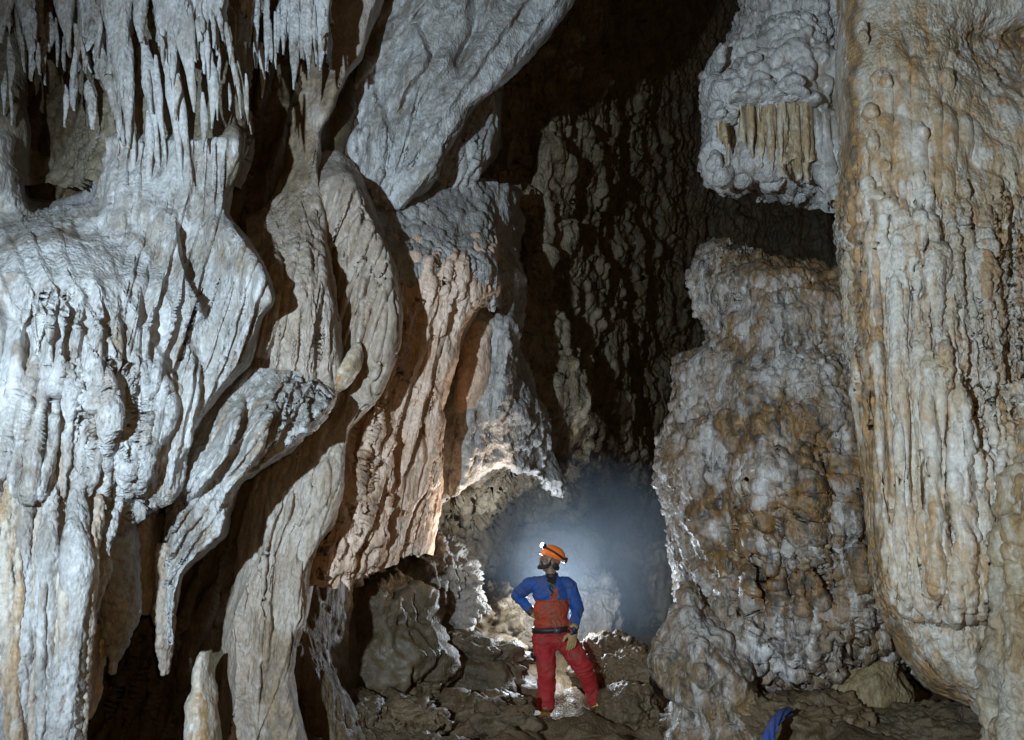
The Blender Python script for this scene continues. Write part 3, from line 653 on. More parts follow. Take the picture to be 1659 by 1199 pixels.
st_ = empty('flowstone_strands', tuple(world(60, 1199, 4.4)))
props(st_, 'bundle of rough white strands running down to the floor at the lower left corner', 'flowstone')
for i, (xa, xb, xc, y0, y1, w, Y) in enumerate([(-20, -8, -5, 700, 1330, 44, 4.36), (18, 14, 22, 690, 1330, 30, 4.36), (44, 40, 34, 720, 1330, 26, 4.37), (66, 56, 48, 760, 1330, 20, 4.39), (88, 78, 66, 740, 1330, 24, 4.38), (104, 98, 84, 790, 1330, 18, 4.42),
        (128, 120, 90, 780, 1330, 40, 4.38), (158, 135, 104, 800, 1330, 26, 4.45), (196, 150, 128, 812, 1060, 22, 4.6), (30, 28, 30, 800, 1330, 12, 4.32), (76, 68, 58, 840, 1330, 11, 4.33), (110, 108, 88, 850, 1330, 16, 4.34)]):
    rows = []
    for t in np.linspace(0, 1, 9):
        x = (1 - t) ** 2 * xa + 2 * t * (1 - t) * xb + t * t * xc + 3 * math.sin(t * 9 + i * 2); ww = w * (.25 + .75 * min(1, t * 5)) * (1 + .15 * math.sin(t * 11 + i)) / 2
        rows.append((y0 + (y1 - y0) * t, x - ww, x + ww, Y + .10 * (1 - min(1, t * 5)), ww * Y / FPX * 1.1))
    loft('strand', rows, (WHITE, CREAM, WHITE, TAN)[i % 4], [('vlump', .025, 7, 600 + i), ('rib', .02, 14, 620 + i), ('popcorn', .022, 22, 640 + i), ('grain', .012, 34, 660 + i)], parent=st_)

# pendants in front of the dark lower recess
def pend(rows, mat, label, s, tex=None):
    loft('stalactite', rows, mat, tex or [('lump', .03, 4, s), ('popcorn', .016, 20, s + 1), ('grain', .006, 26, s + 2)], label=label, cat='stalactite')
pend([(760, 185, 235, 5.15, .12), (830, 172, 213, 5.1, .12), (880, 163, 218, 5.05, .14), (950, 156, 222, 5.0, .15), (1000, 165, 218, 5.0, .12), (1040, 174, 208, 5.0, .09), (1065, 178, 192, 5.0, .05), (1092, 181, 184, 5.0, .015)], GREY, 'leaf-shaped grey stalactite left of the dark recess, its tip a thin thorn', 111)
pend([(780, 215, 262, 5.5, .1), (860, 222, 252, 5.45, .1), (920, 224, 256, 5.45, .1), (960, 222, 254, 5.45, .09), (980, 228, 246, 5.45, .05), (994, 234, 238, 5.45, .015)], TAN, 'short shell-like stalactite between the leaf-shaped one and the pleated curtain', 121)
pend([(880, 255, 275, 5.35, .06), (950, 256, 279, 5.35, .08), (1010, 251, 282, 5.35, .09), (1045, 256, 278, 5.35, .07), (1070, 261, 273, 5.35, .04), (1092, 265, 268, 5.35, .012)], TAN, 'blunt narrow stalactite under the lower tip of the pleated curtain', 131)
pend([(1010, 140, 162, 4.95, .06), (1080, 122, 152, 4.9, .08), (1150, 116, 142, 4.9, .07), (1165, 122, 130, 4.9, .02)], TAN, 'small rounded stalactite beside the lowest lit strands', 141)
pend([(1010, 160, 170, 5.0, .03), (1100, 155, 166, 5.0, .035), (1150, 138, 150, 5.0, .03), (1180, 120, 128, 5.0, .015)], CREAM, 'thin curved stalactite ribbon at the lower left', 145)
loft('stalagmite', [(1055, 328, 338, 5.6, .06), (1080, 316, 340, 5.6, .1), (1120, 312, 344, 5.6, .12), (1180, 304, 352, 5.55, .15), (1330, 295, 365, 5.5, .2)], CREAM, [('lump', .03, 4, 151), ('flute', .02, 9, 152), ('grain', .008, 24, 153)],
     label='short pale stalagmite at the bottom, left of the rippled curtain', cat='stalagmite')

# the fringe of white stalactites at the top left
top = empty('stalactite_curtain', tuple(world(200, 0, 5.2)))
props(top, 'fringe of white icicle-like stalactites hanging over the upper left wall', 'stalactites')
top2 = empty('stalactite_curtain', tuple(world(470, 0, 5.7)))
props(top2, 'short fringe of white stalactites hanging on the smooth brownish curtain near the roof', 'stalactites')
def strand(x0, y0, x1, y1, w, Y, par, seed, tw=2.5):
    rows = []
    rr = random.Random(seed)
    n = 6
    for i in range(n + 1):
        t = i / n
        y = y0 + (y1 - y0) * t; x = x0 + (x1 - x0) * t + math.sin(t * 6 + seed) * w * .10
        ww = (w * (1 - t ** 1.6) + tw * t ** 1.6) * (1 if y0 < -30 else .25 + .75 * min(1, t * 3.2)) * (1 + .18 * math.sin(t * 9 + seed * 2)) / 2
        rows.append((y, x - ww, x + ww, Y - .02 * t, max(.012, ww * Y / FPX * .8)))
    g = min(1, w / 26)
    loft('stalactite', rows, WHITE, [('vlump', .026 * g, 9, seed), ('flute', .014 * g, 16, seed + 1), ('popcorn', .010 * g, 28, seed + 2)], parent=par, sq=2.0)
for i, a in enumerate([(5, -120, 8, 70, 60, 5.25), (38, -120, 48, 112, 40, 5.2), (16, 60, 18, 158, 16, 5.2), (70, 40, 72, 138, 12, 5.4), (50, 90, 49, 128, 8, 5.2), (62, 70, 64, 121, 8, 5.2), (82, 20, 80, 85, 22, 5.45),
        (106, -120, 110, 92, 44, 5.3), (92, 30, 93, 108, 8, 5.4), (103, 60, 104, 114, 8, 5.35), (138, -120, 160, 128, 40, 5.25), (122, 40, 134, 108, 16, 5.3), (175, -120, 208, 240, 56, 5.15), (196, -100, 200, 160, 40, 5.12), (160, 60, 200, 235, 26, 5.18),
        (228, -120, 230, 68, 40, 5.1), (254, -60, 257, 75, 20, 5.15), (232, 60, 262, 290, 26, 5.2), (252, 90, 268, 280, 16, 5.18), (276, -120, 284, 140, 40, 5.1), (296, -20, 312, 182, 34, 5.05), (268, 80, 300, 310, 22, 5.12), (288, 120, 310, 300, 18, 5.08),
        (320, -120, 334, 120, 30, 5.08), (308, 10, 316, 100, 12, 5.0), (342, 80, 346, 208, 24, 5.05), (352, 110, 352, 195, 9, 5.05), (330, 150, 330, 245, 16, 5.02), (345, -120, 352, 90, 22, 5.1), (372, 70, 392, 192, 12, 5.15), (398, 120, 402, 202, 10, 5.15), (386, 100, 408, 218, 8, 5.2),
        (62, -120, 66, 60, 26, 5.4), (145, 130, 150, 210, 20, 5.3), (118, 120, 120, 180, 18, 5.5), (210, 100, 216, 300, 16, 5.2), (240, 180, 244, 330, 18, 5.17)]):
    strand(*a, top, 200 + i * 3)
for i, a in enumerate([(402, -120, 405, 76, 30, 5.7), (432, -60, 433, 116, 12, 5.7), (424, 70, 425, 158, 12, 5.7), (446, 20, 447, 112, 10, 5.72), (472, -120, 476, 145, 34, 5.68), (498, -120, 500, 112, 30, 5.7), (520, -60, 518, 115, 26, 5.72),
        (462, -60, 460, 70, 18, 5.7), (486, 20, 488, 95, 12, 5.68), (414, -40, 416, 110, 12, 5.7), (510, 40, 512, 104, 9, 5.7), (526, 10, 525, 88, 9, 5.72)]):
    strand(*a, top2, 400 + i * 3)

rs = random.Random(5)
for k in range(24):
    x = rs.uniform(0, 385); y0 = rs.uniform(10, 150); y1 = y0 + rs.uniform(28, 80)
    if 205 < x < 236 or 58 < x < 98: continue
    strand(x, y0, x + rs.uniform(-3, 6), y1, rs.uniform(6, 12), 5.02 + .12 * (x < 250) + .05 * (x < 120), top, 900 + k, 2)
for k in range(12):
    x = rs.uniform(398, 530); y0 = rs.uniform(0, 70)
    strand(x, y0, x + rs.uniform(-2, 3), y0 + rs.uniform(35, 75), rs.uniform(5, 9), 5.68, top2, 950 + k, 2)
def fringe(name, x0, x1, ys, Y, par, seed, amp, fr=.055):
    n = 5
    rows = []
    for k, y in enumerate(ys):
        rows.append((y, [(x0 - 4, Y + .25)] + [(x0 + (x1 - x0) * i / (n - 1), Y + .03 * ((i * 7 + seed) % 3 - 1)) for i in range(n)] + [(x1 + 4, Y + .25)]))
    net(name, rows, WHITE, [('lump', .04, 3, seed), ('rib', .06, 11, seed + 1), ('crack', .06, 9, seed + 3), ('vlump', .02, 14, seed + 4), ('popcorn', .010, 26, seed + 2)], drip=(amp, fr, seed % 17, .25), parent=par)
for a in [(-60, 20, (-140, -40, 10, 40), 5.22, 501, 70), (30, 56, (-140, -40, 40, 74), 5.2, 503, 50), (132, 166, (-140, -60, 20, 70), 5.22, 505, 90), (176, 206, (-140, -40, 60, 120), 5.14, 507, 120), (262, 288, (-140, -60, 10, 60), 5.08, 511, 120), (300, 330, (-140, -70, 0, 40), 5.04, 513, 110), (340, 360, (-140, -80, 0, 30), 5.06, 519, 80)]:
    fringe('drapery', a[0], a[1], a[2], a[3], top, a[4], a[5])
for a in [(396, 424, (-140, -80, -10, 20), 5.72, 531, 60), (458, 530, (-140, -80, -20, 20), 5.7, 533, 90), (490, 530, (-60, -20, 30, 60), 5.72, 535, 60)]:
    fringe('drapery', a[0], a[1], a[2], a[3], top2, a[4], a[5], .07)
# ------------------------------------------------------------------ right side
column = net('flowstone_column', [
    (-200, [(1365, 7.4), (1358, 6.6), (1364, 5.9), (1400, 5.65), (1460, 5.5), (1540, 5.45), (1620, 5.5), (1700, 5.5), (1900, 5.4), (2050, 5.6)]),
    (0,   [(1368, 7.4), (1360, 6.6), (1366, 5.9), (1400, 5.6), (1460, 5.45), (1540, 5.4), (1620, 5.5), (1700, 5.5), (1900, 5.4), (2050, 5.6)]),
    (60,  [(1366, 7.4), (1356, 6.5), (1362, 5.85), (1398, 5.55), (1460, 5.4), (1540, 5.45), (1600, 5.72), (1700, 5.85), (1900, 5.5), (2050, 5.6)]),
    (110, [(1364, 7.4), (1353, 6.5), (1358, 5.8), (1398, 5.5), (1460, 5.35), (1540, 5.4), (1610, 5.6), (1700, 5.7), (1900, 5.5), (2050, 5.6)]),
    (200, [(1368, 7.4), (1357, 6.5), (1362, 5.8), (1400, 5.45), (1460, 5.3), (1540, 5.25), (1620, 5.25), (1700, 5.2), (1900, 5.2), (2050, 5.4)]),
    (320, [(1378, 7.4), (1366, 6.5), (1371, 5.8), (1405, 5.42), (1460, 5.25), (1540, 5.2), (1620, 5.2), (1700, 5.15), (1900, 5.2), (2050, 5.4)]),
    (430, [(1382, 7.4), (1369, 6.5), (1374, 5.8), (1408, 5.4), (1462, 5.22), (1540, 5.15), (1620, 5.15), (1700, 5.1), (1900, 5.1), (2050, 5.4)]),
    (560, [(1390, 7.4), (1377, 6.5), (1382, 5.75), (1412, 5.38), (1465, 5.2), (1540, 5.1), (1620, 5.1), (1700, 5.1), (1900, 5.1), (2050, 5.4)]),
    (700, [(1405, 7.4), (1393, 6.5), (1398, 5.7), (1425, 5.35), (1472, 5.18), (1542, 5.08), (1620, 5.05), (1700, 5.0), (1900, 5.0), (2050, 5.3)]),
    (850, [(1418, 7.4), (1406, 6.5), (1411, 5.7), (1436, 5.33), (1480, 5.16), (1545, 5.06), (1620, 5.05), (1700, 5.0), (1900, 5.0), (2050, 5.3)]),
    (950, [(1428, 7.4), (1416, 6.5), (1421, 5.7), (1446, 5.33), (1487, 5.16), (1548, 5.06), (1620, 5.05), (1700, 5.0), (1900, 5.0), (2050, 5.3)]),
    (1000, [(1445, 7.2), (1434, 6.4), (1439, 5.7), (1462, 5.36), (1498, 5.22), (1550, 5.14), (1620, 5.12), (1700, 5.1), (1900, 5.0), (2050, 5.3)]),
    (1055, [(1475, 7.0), (1465, 6.3), (1470, 5.7), (1488, 5.42), (1518, 5.28), (1560, 5.2), (1620, 5.16), (1700, 5.1), (1900, 5.0), (2050, 5.3)]),
    (1105, [(1510, 6.8), (1502, 6.2), (1508, 5.7), (1522, 5.46), (1546, 5.34), (1580, 5.26), (1625, 5.2), (1700, 5.15), (1900, 5.0), (2050, 5.3)]),
    (1135, [(1575, 6.6), (1568, 6.1), (1573, 5.7), (1583, 5.5), (1595, 5.4), (1612, 5.32), (1635, 5.25), (1700, 5.2), (1900, 5.1), (2050, 5.3)]),
    (1165, [(1618, 6.4), (1613, 6.0), (1617, 5.7), (1623, 5.55), (1632, 5.45), (1645, 5.4), (1660, 5.35), (1700, 5.3), (1900, 5.2), (2050, 5.3)])],
    CREAM, [('lump', .04, 1.5, 301), ('rib', .05, 6.5, 302, (1340, 380, 2100, 1005)), ('rib', .03, 15, 303, (1340, 250, 2100, 1005)), ('rib', .05, 5, 309, (1340, 1010, 2100, 1300)), ('crack', .08, 7, 310, (1400, 360, 2100, 1005)), ('crack', .03, 14, 311, (1340, 300, 2100, 1005)),
            ('scale', .06, 6, 304, (1380, 60, 2100, 430)), ('popcorn', .06, 9, 305, (1340, 60, 1520, 420)), ('crag', .03, 6, 312, (1440, -200, 2100, 140)), ('vlump', .025, 9, 306), ('popcorn', .012, 24, 307), ('vlump', .012, 24, 313), ('grain', .010, 28, 308)],
    folds=[([(1642, 330), (1632, 480), (1640, 640), (1650, 760), (1640, 900)], -.12, 10, 10), ([(1600, 690), (1575, 740), (1585, 800)], -.08, 9, 9), ([(1540, 820), (1545, 900), (1538, 1010)], -.10, 8, 8),
           ([(1380, 100), (1388, 350), (1400, 600), (1430, 850), (1450, 980), (1520, 1110)], .10, 18, 26), ([(1430, 985), (1480, 1008), (1540, 1015), (1600, 1010), (1650, 1020)], -.10, 22, 10),
           ([(1610, 880), (1620, 960), (1628, 1010)], -.09, 8, 8), ([(1500, 700), (1500, 820), (1508, 960)], -.10, 6, 6)],
    drip=(18, .03, 6, .9), pleats=[((1340, 300, 2100, 1012), 17, -.04, .08, 861, 'round'), ((1340, 340, 2100, 1008), 38, -.04, .06, 862, 'round'), ((1400, 1010, 2100, 1300), 46, -.25, .05, 863, 'round'), ((1360, 60, 2100, 380), 30, 0, .05, 864, 'round')],
    stains_and_shade=[([(1380, -100), (1384, 250), (1396, 500), (1412, 760), (1428, 940), (1462, 1040), (1540, 1130)], 17, .85, 11), ([(1420, 330), (1428, 600), (1445, 800)], 6, .7, 12), ([(1500, 1030), (1560, 1130)], 12, .6, 13), ([(1570, 60), (1660, 70)], 26, .8, 14), ([(1660, 700), (1680, 1000)], 26, .7, 15), ([(1470, 80), (1430, 260)], 22, .5, 16)],  # the one near the roof paints shade into the recess
    label='massive cream and ochre flowstone column with deep vertical flutes at the right edge', cat='column')

loft('flowstone_column', [(560, 1712, 1840, 5.0, .3), (690, 1677, 1850, 4.9, .3), (760, 1647, 1850, 4.85, .35), (850, 1634, 1850, 4.8, .4), (950, 1640, 1850, 4.75, .4), (1040, 1642, 1850, 4.7, .4), (1120, 1634, 1850, 4.7, .4), (1199, 1626, 1850, 4.7, .4), (1340, 1624, 1850, 4.7, .4)],
     GOLD, [('lump', .07, 2.2, 311), ('crag', .06, 5, 315), ('rib', .05, 6, 316), ('scale', .05, 6, 312), ('popcorn', .02, 14, 313), ('grain', .008, 26, 314)], label='knobbly orange flowstone at the lower right corner, in front of the cream column', cat='column')

for i, (x, y0, y1, w, Y) in enumerate([(1422, 118, 165, 17, 5.36), (1432, 122, 150, 13, 5.31), (1408, 170, 205, 18, 5.34), (1412, 212, 262, 19, 5.30), (1428, 250, 290, 15, 5.28), (1404, 290, 318, 16, 5.30), (1396, 40, 82, 16, 5.45), (1588, 58, 76, 18, 5.7), (1580, 80, 116, 28, 5.6),
        (1530, 112, 152, 17, 5.25), (1372, 90, 130, 12, 5.7), (1374, 150, 170, 13, 5.68), (1490, 200, 236, 14, 5.2), (1560, 290, 330, 16, 5.1), (1500, 300, 340, 14, 5.14)]):
    Y += .04
    loft('knob', [(y0, x - w * .25, x + w * .25, Y, .03), (y0 + (y1 - y0) * .25, x - w * .55, x + w * .55, Y, .05), (y0 + (y1 - y0) * .6, x + 3 - w * .5, x + 3 + w * .5, Y - .01, .055), (y1, x + 7 - w * .2, x + 7 + w * .2, Y + .03, .02)],
         CREAM, [('lump', .03, 7, 700 + i), ('popcorn', .014, 20, 720 + i)], parent=column)
# overhang with its golden drapery
over = net('rock_overhang', [
    (-200, [(1225, 8.2), (1212, 7.2), (1216, 6.6), (1250, 6.35), (1300, 6.3), (1350, 6.3), (1400, 6.4)]),
    (0,   [(1225, 8.2), (1212, 7.2), (1217, 6.6), (1250, 6.35), (1300, 6.25), (1350, 6.25), (1400, 6.3)]),
    (55,  [(1208, 8.2), (1195, 7.2), (1200, 6.6), (1240, 6.3), (1300, 6.15), (1350, 6.2), (1400, 6.3)]),
    (100, [(1180, 8.2), (1168, 7.2), (1173, 6.5), (1220, 6.15), (1290, 6.0), (1350, 6.15), (1400, 6.3)]),
    (145, [(1165, 8.2), (1153, 7.2), (1158, 6.4), (1210, 6.0), (1285, 5.9), (1345, 6.1), (1400, 6.3)]),
    (172, [(1162, 8.2), (1150, 7.2), (1156, 6.45), (1210, 6.12), (1285, 6.05), (1340, 6.15), (1400, 6.3)]),
    (220, [(1158, 8.2), (1147, 7.2), (1153, 6.5), (1205, 6.2), (1280, 6.15), (1335, 6.2), (1400, 6.3)]),
    (262, [(1158, 8.2), (1148, 7.2), (1154, 6.5), (1205, 6.2), (1278, 6.18), (1330, 6.22), (1400, 6.3)]),
    (288, [(1168, 8.2), (1159, 7.4), (1166, 6.8), (1210, 6.5), (1278, 6.4), (1330, 6.3), (1400, 6.4)]),
    (304, [(1190, 8.2), (1186, 7.6), (1196, 7.1), (1225, 6.9), (1282, 6.7), (1332, 6.45), (1400, 6.5)]),
    (312, [(1215, 8.2), (1215, 7.9), (1225, 7.6), (1245, 7.4), (1290, 7.1), (1335, 6.8), (1400, 6.8)])],
    GREY, [('lump', .15, 2.6, 321), ('crag', .07, 4, 326), ('popcorn', .06, 7, 322, (1100, -100, 1400, 170)), ('flute', .05, 6, 323, (1100, 170, 1400, 330)), ('popcorn', .022, 16, 324), ('grain', .01, 26, 325)],
    folds=[([(1345, 0), (1350, 80), (1352, 160), (1358, 300)], -.12, 12, 12)], drip=(26, .06, 8, .9),
    label='knobbly grey overhang jutting from the right wall near the roof', cat='overhang')
gd = empty('drapery_fringe', tuple(world(1260, 170, 6.0)))
props(gd, 'golden ribbed stalactites hanging under the lip of the grey overhang', 'stalactites')
def gold(name, x0, x1, y0, y1, Y, seed, amp, mat=GOLD):
    n = 6
    rows = [(y, [(x0 - 3, Y + .3)] + [(x0 + (x1 - x0) * i / (n - 1) + k * 2, Y + .05 * (i % 2) + (.03 * k)) for i in range(n)] + [(x1 + 5, Y + .3)]) for k, y in enumerate((y0 - 6, y0 + 4, (y0 + y1) / 2, y1))]
    rows[0] = (y0 - 10, [(x, Yq + .25) for x, Yq in rows[0][1]])
    net(name, rows, mat, [('rib', .09, 9, seed), ('rib', .05, 19, seed + 1), ('vlump', .02, 12, seed + 2), ('grain', .008, 30, seed + 3)], drip=(amp, .075, seed % 13, .2), parent=gd)
gold('drapery', 1196, 1238, 162, 205, 6.02, 331, 60); gold('drapery', 1226, 1272, 160, 240, 5.98, 341, 60); gold('drapery', 1266, 1312, 160, 262, 5.96, 351, 46); gold('drapery', 1160, 1196, 192, 222, 6.2, 361, 46); gold('drapery', 1306, 1342, 178, 268, 6.0, 371, 60, GREY); gold('drapery', 1334, 1372, 190, 285, 6.02, 381, 50, GREY); gold('drapery', 1212, 1250, 150, 190, 5.97, 391, 34, CREAM)
for i, (x, y1, w) in enumerate([(1214, 256, 11), (1246, 276, 12), (1262, 284, 10), (1288, 292, 12), (1303, 296, 11), (1172, 246, 10)]):
    yy = 175 if x > 1185 else 200
    rows = [(yy, x - w * .5, x + w * .5, 6.05, .05), ((yy + y1) / 2, x + 1 - w * .5, x + 1 + w * .5, 6.03, .05), (y1 - 20, x + 3 - w * .4, x + 3 + w * .4, 6.05, .04), (y1, x + 5, x + 7, 6.08, .012)]
    loft('stalactite', rows, GOLD, [('vlump', .02, 8, 330 + i), ('flute', .012, 14, 350 + i), ('grain', .006, 26, 370 + i)], parent=gd)
for i, (x, y, w, h, Y) in enumerate([(1166, 95, 17, 40, 6.35), (1157, 150, 18, 30, 6.3), (1160, 178, 22, 22, 6.25), (1158, 262, 24, 30, 6.35), (1172, 285, 30, 34, 6.4), (1205, 292, 26, 26, 6.4), (1252, 292, 40, 34, 6.3), (1232, 132, 34, 24, 5.98), (1282, 138, 40, 28, 5.9), (1222, 100, 28, 24, 6.1), (1196, 163, 30, 14, 6.02), (1226, 155, 40, 13, 5.99), (1262, 160, 26, 12, 5.96), (1288, 155, 44, 14, 5.95), (1316, 164, 22, 18, 5.99), (1164, 192, 16, 14, 6.2), (1184, 190, 18, 14, 6.1)]):
    loft('knob', [(y - h * .5, x - w * .2, x + w * .2, Y + .05, .05), (y - h * .2, x - w * .5, x + w * .5, Y, .10), (y + h * .2, x - w * .5, x + w * .5, Y, .10), (y + h * .5, x - w * .2, x + w * .2, Y + .03, .04)],
         GREY, [('lump', .04, 6, 740 + i), ('popcorn', .022, 16, 760 + i), ('grain', .01, 26, 780 + i)], parent=over)

# stalagmite with the lit left rim
net('stalagmite', [
    (388, [(1172, 8.7, 396), (1164, 8.25, 396), (1172, 7.9, 396), (1185, 7.62, 396), (1205, 7.35, 405), (1230, 7.2, 414), (1245, 7.4, 423), (1250, 8, 432)]),
    (398, [(1150, 8.7, 406), (1142, 8.15, 406), (1150, 7.7, 406), (1175, 7.32, 406), (1210, 7, 415), (1260, 6.95, 424), (1300, 7.2, 433), (1310, 8, 442)]),
    (415, [(1148, 8.7, 423), (1136, 7.95, 423), (1143, 7.55, 423), (1170, 7.12, 423), (1215, 6.8, 432), (1275, 6.7, 441), (1340, 6.9, 450), (1400, 7.6, 459)]),
    (445, [(1140, 8.7), (1128, 7.85), (1135, 7.45), (1165, 6.97), (1220, 6.6), (1285, 6.45), (1350, 6.5), (1430, 6.9)]),
    (500, [(1148, 8.7), (1136, 7.85), (1143, 7.45), (1172, 6.92), (1225, 6.5), (1290, 6.3), (1355, 6.3), (1440, 6.6)]),
    (545, [(1165, 8.7), (1153, 7.95), (1158, 7.55), (1182, 6.92), (1230, 6.45), (1295, 6.25), (1360, 6.25), (1440, 6.5)]),
    (572, [(1130, 8.7), (1118, 8.05), (1124, 7.65), (1165, 6.97), (1225, 6.45), (1295, 6.25), (1360, 6.2), (1440, 6.5)]),
    (590, [(1110, 8.7), (1098, 7.95), (1104, 7.55), (1150, 6.92), (1220, 6.45), (1295, 6.2), (1365, 6.2), (1440, 6.5)]),
    (630, [(1115, 8.7), (1103, 7.85), (1109, 7.5), (1150, 6.87), (1220, 6.4), (1295, 6.15), (1370, 6.15), (1445, 6.4)]),
    (668, [(1105, 8.7), (1092, 7.85), (1098, 7.45), (1142, 6.82), (1215, 6.35), (1295, 6.1), (1375, 6.1), (1450, 6.4)]),
    (700, [(1085, 8.7), (1072, 7.85), (1078, 7.45), (1130, 6.77), (1210, 6.3), (1295, 6.1), (1380, 6.1), (1450, 6.4)]),
    (760, [(1077, 8.7), (1064, 7.85), (1070, 7.4), (1125, 6.72), (1210, 6.25), (1300, 6.05), (1385, 6.05), (1460, 6.3)]),
    (810, [(1086, 8.7), (1073, 7.85), (1079, 7.4), (1132, 6.72), (1215, 6.25), (1305, 6.05), (1390, 6.05), (1465, 6.3)]),
    (870, [(1100, 8.7), (1088, 7.85), (1094, 7.4), (1145, 6.72), (1225, 6.25), (1310, 6.05), (1395, 6.05), (1470, 6.3)]),
    (930, [(1112, 8.7), (1100, 7.85), (1106, 7.4), (1155, 6.77), (1230, 6.3), (1315, 6.1), (1400, 6.1), (1480, 6.3)]),
    (990, [(1115, 8.7), (1104, 7.85), (1110, 7.45), (1160, 6.82), (1235, 6.35), (1320, 6.15), (1410, 6.15), (1490, 6.4)]),
    (1040, [(1120, 8.7), (1110, 7.85), (1117, 7.5), (1165, 6.87), (1240, 6.45), (1325, 6.25), (1415, 6.3), (1490, 6.6)]),
    (1085, [(1130, 8.7), (1122, 7.85), (1130, 7.55), (1175, 7.02), (1245, 6.6), (1325, 6.4), (1415, 6.5), (1490, 6.8)]),
    (1110, [(1140, 8.7), (1135, 8.05), (1145, 7.8), (1190, 7.37), (1250, 7), (1325, 6.8), (1410, 6.9), (1490, 7.2)])],
    OCHRE, [('lump', .13, 1.8, 401), ('popcorn', .05, 6.5, 402, (1000, 300, 1480, 840)), ('popcorn', .045, 13, 403, (1000, 300, 1320, 1100)), ('popcorn', .022, 24, 409), ('step', .03, 6.0, 408, (1000, 580, 1150, 760)), ('flute', .10, 4.4, 404, (1180, 760, 1520, 1200)), ('rib', .09, 6, 410, (1190, 760, 1520, 1110)), ('crack', .09, 5, 412, (1190, 740, 1520, 1110)), ('scale', .06, 7, 405, (1200, 640, 1520, 1120)), ('crag', .04, 7, 407), ('grain', .018, 24, 406)],
    folds=[([(1330, 760), (1312, 830), (1316, 900), (1342, 960), (1325, 1010)], -.14, 10, 10), ([(1240, 820), (1232, 900), (1240, 980), (1225, 1040)], -.16, 8, 8), ([(1355, 930), (1400, 980), (1410, 1060)], -.14, 10, 10), ([(1275, 990), (1290, 1050), (1280, 1100)], -.12, 10, 10),
           ([(1180, 960), (1220, 1000), (1215, 1060)], -.14, 9, 9), ([(1385, 770), (1392, 860), (1400, 900)], -.12, 10, 10), ([(1290, 790), (1284, 860), (1290, 900)], -.12, 6, 6)],
    drip=(16, .05, 9, .92), pleats=[((1190, 740, 1520, 1120), 26, .03, .10, 871, 'round'), ((1100, 400, 1500, 760), 34, .05, .03, 872, 'round')],
    stains_and_shade=[([(1190, 700), (1290, 680), (1340, 780), (1250, 850), (1170, 820)], 52, .95, 3), ([(1170, 900), (1250, 960), (1340, 950)], 42, .9, 4), ([(1380, 640), (1395, 800), (1405, 960)], 20, .9, 5), ([(1200, 450), (1300, 430), (1350, 470)], 26, .8, 6), ([(1180, 560), (1250, 580)], 14, .6, 8)],
    label='tall knobbly brown stalagmite with a bright left edge, beside the cream column', cat='stalagmite')
loft('flowstone_lobes', [(945, 1100, 1118, 6.9, .1), (975, 1092, 1125, 6.85, .2), (1005, 1082, 1150, 6.75, .3), (1040, 1063, 1190, 6.65, .4), (1085, 1060, 1215, 6.6, .45), (1120, 1078, 1220, 6.6, .45), (1150, 1092, 1230, 6.6, .45), (1230, 1080, 1240, 6.6, .5)],
     OCHRE, [('lump', .10, 2.6, 411), ('popcorn', .08, 6, 412), ('grain', .01, 24, 413)], label='rounded pinkish lobes of flowstone at the foot of the brown stalagmite', cat='flowstone')

# ------------------------------------------------------------------ ground
def ground():
    st = .03
    xs = np.arange(-4.5, 4.8, st); ys = np.concatenate([np.arange(2.0, 5.8, .09), np.arange(5.8, 10.0, .024), np.arange(10.0, 17, .1)])
    X, Yv = np.meshgrid(xs, ys)
    x, y = X.astype(F32), Yv.astype(F32)
    z = .10 * fbm(x * .8, y * .8, x * 0, 3, 501) + .22 * (ridged(x * 1.3, y * 1.7, x * 0 + 2, 4, 502) - .35) + .06 * fbm(x * 4, y * 4, x * 0, 4, 503) + .03 * (ridged(x * 4, y * 4, x * 0 + .5, 3, 505) - .3)
    z = z + .25 * np.clip((x - 1.2) / 1.0, 0, 1) * np.clip((7.6 - y), 0, 1) + .10 * np.clip((-x - .6), 0, 2) + .15 * np.clip(y - 9.5, 0, 2.0)
    for fx, fy, fz in ((.32, 8.27, -.065), (.93, 8.40, .015)):
        flat = np.exp(-(((x - fx) / .25) ** 2 + ((y - fy + .2) / .48) ** 2) ** 2)
        z = z * (1 - flat) + (fz - .02 + .05 * fbm(x * 6, y * 6, x * 0, 3, 507)) * flat
    P = np.stack([x, y, z], -1)
    o = mesh_object('ground', P.reshape(-1, 3), grid_quads(*x.shape)[:, ::-1], MUD, recenter=False)
    props(o, kind='structure')
ground()

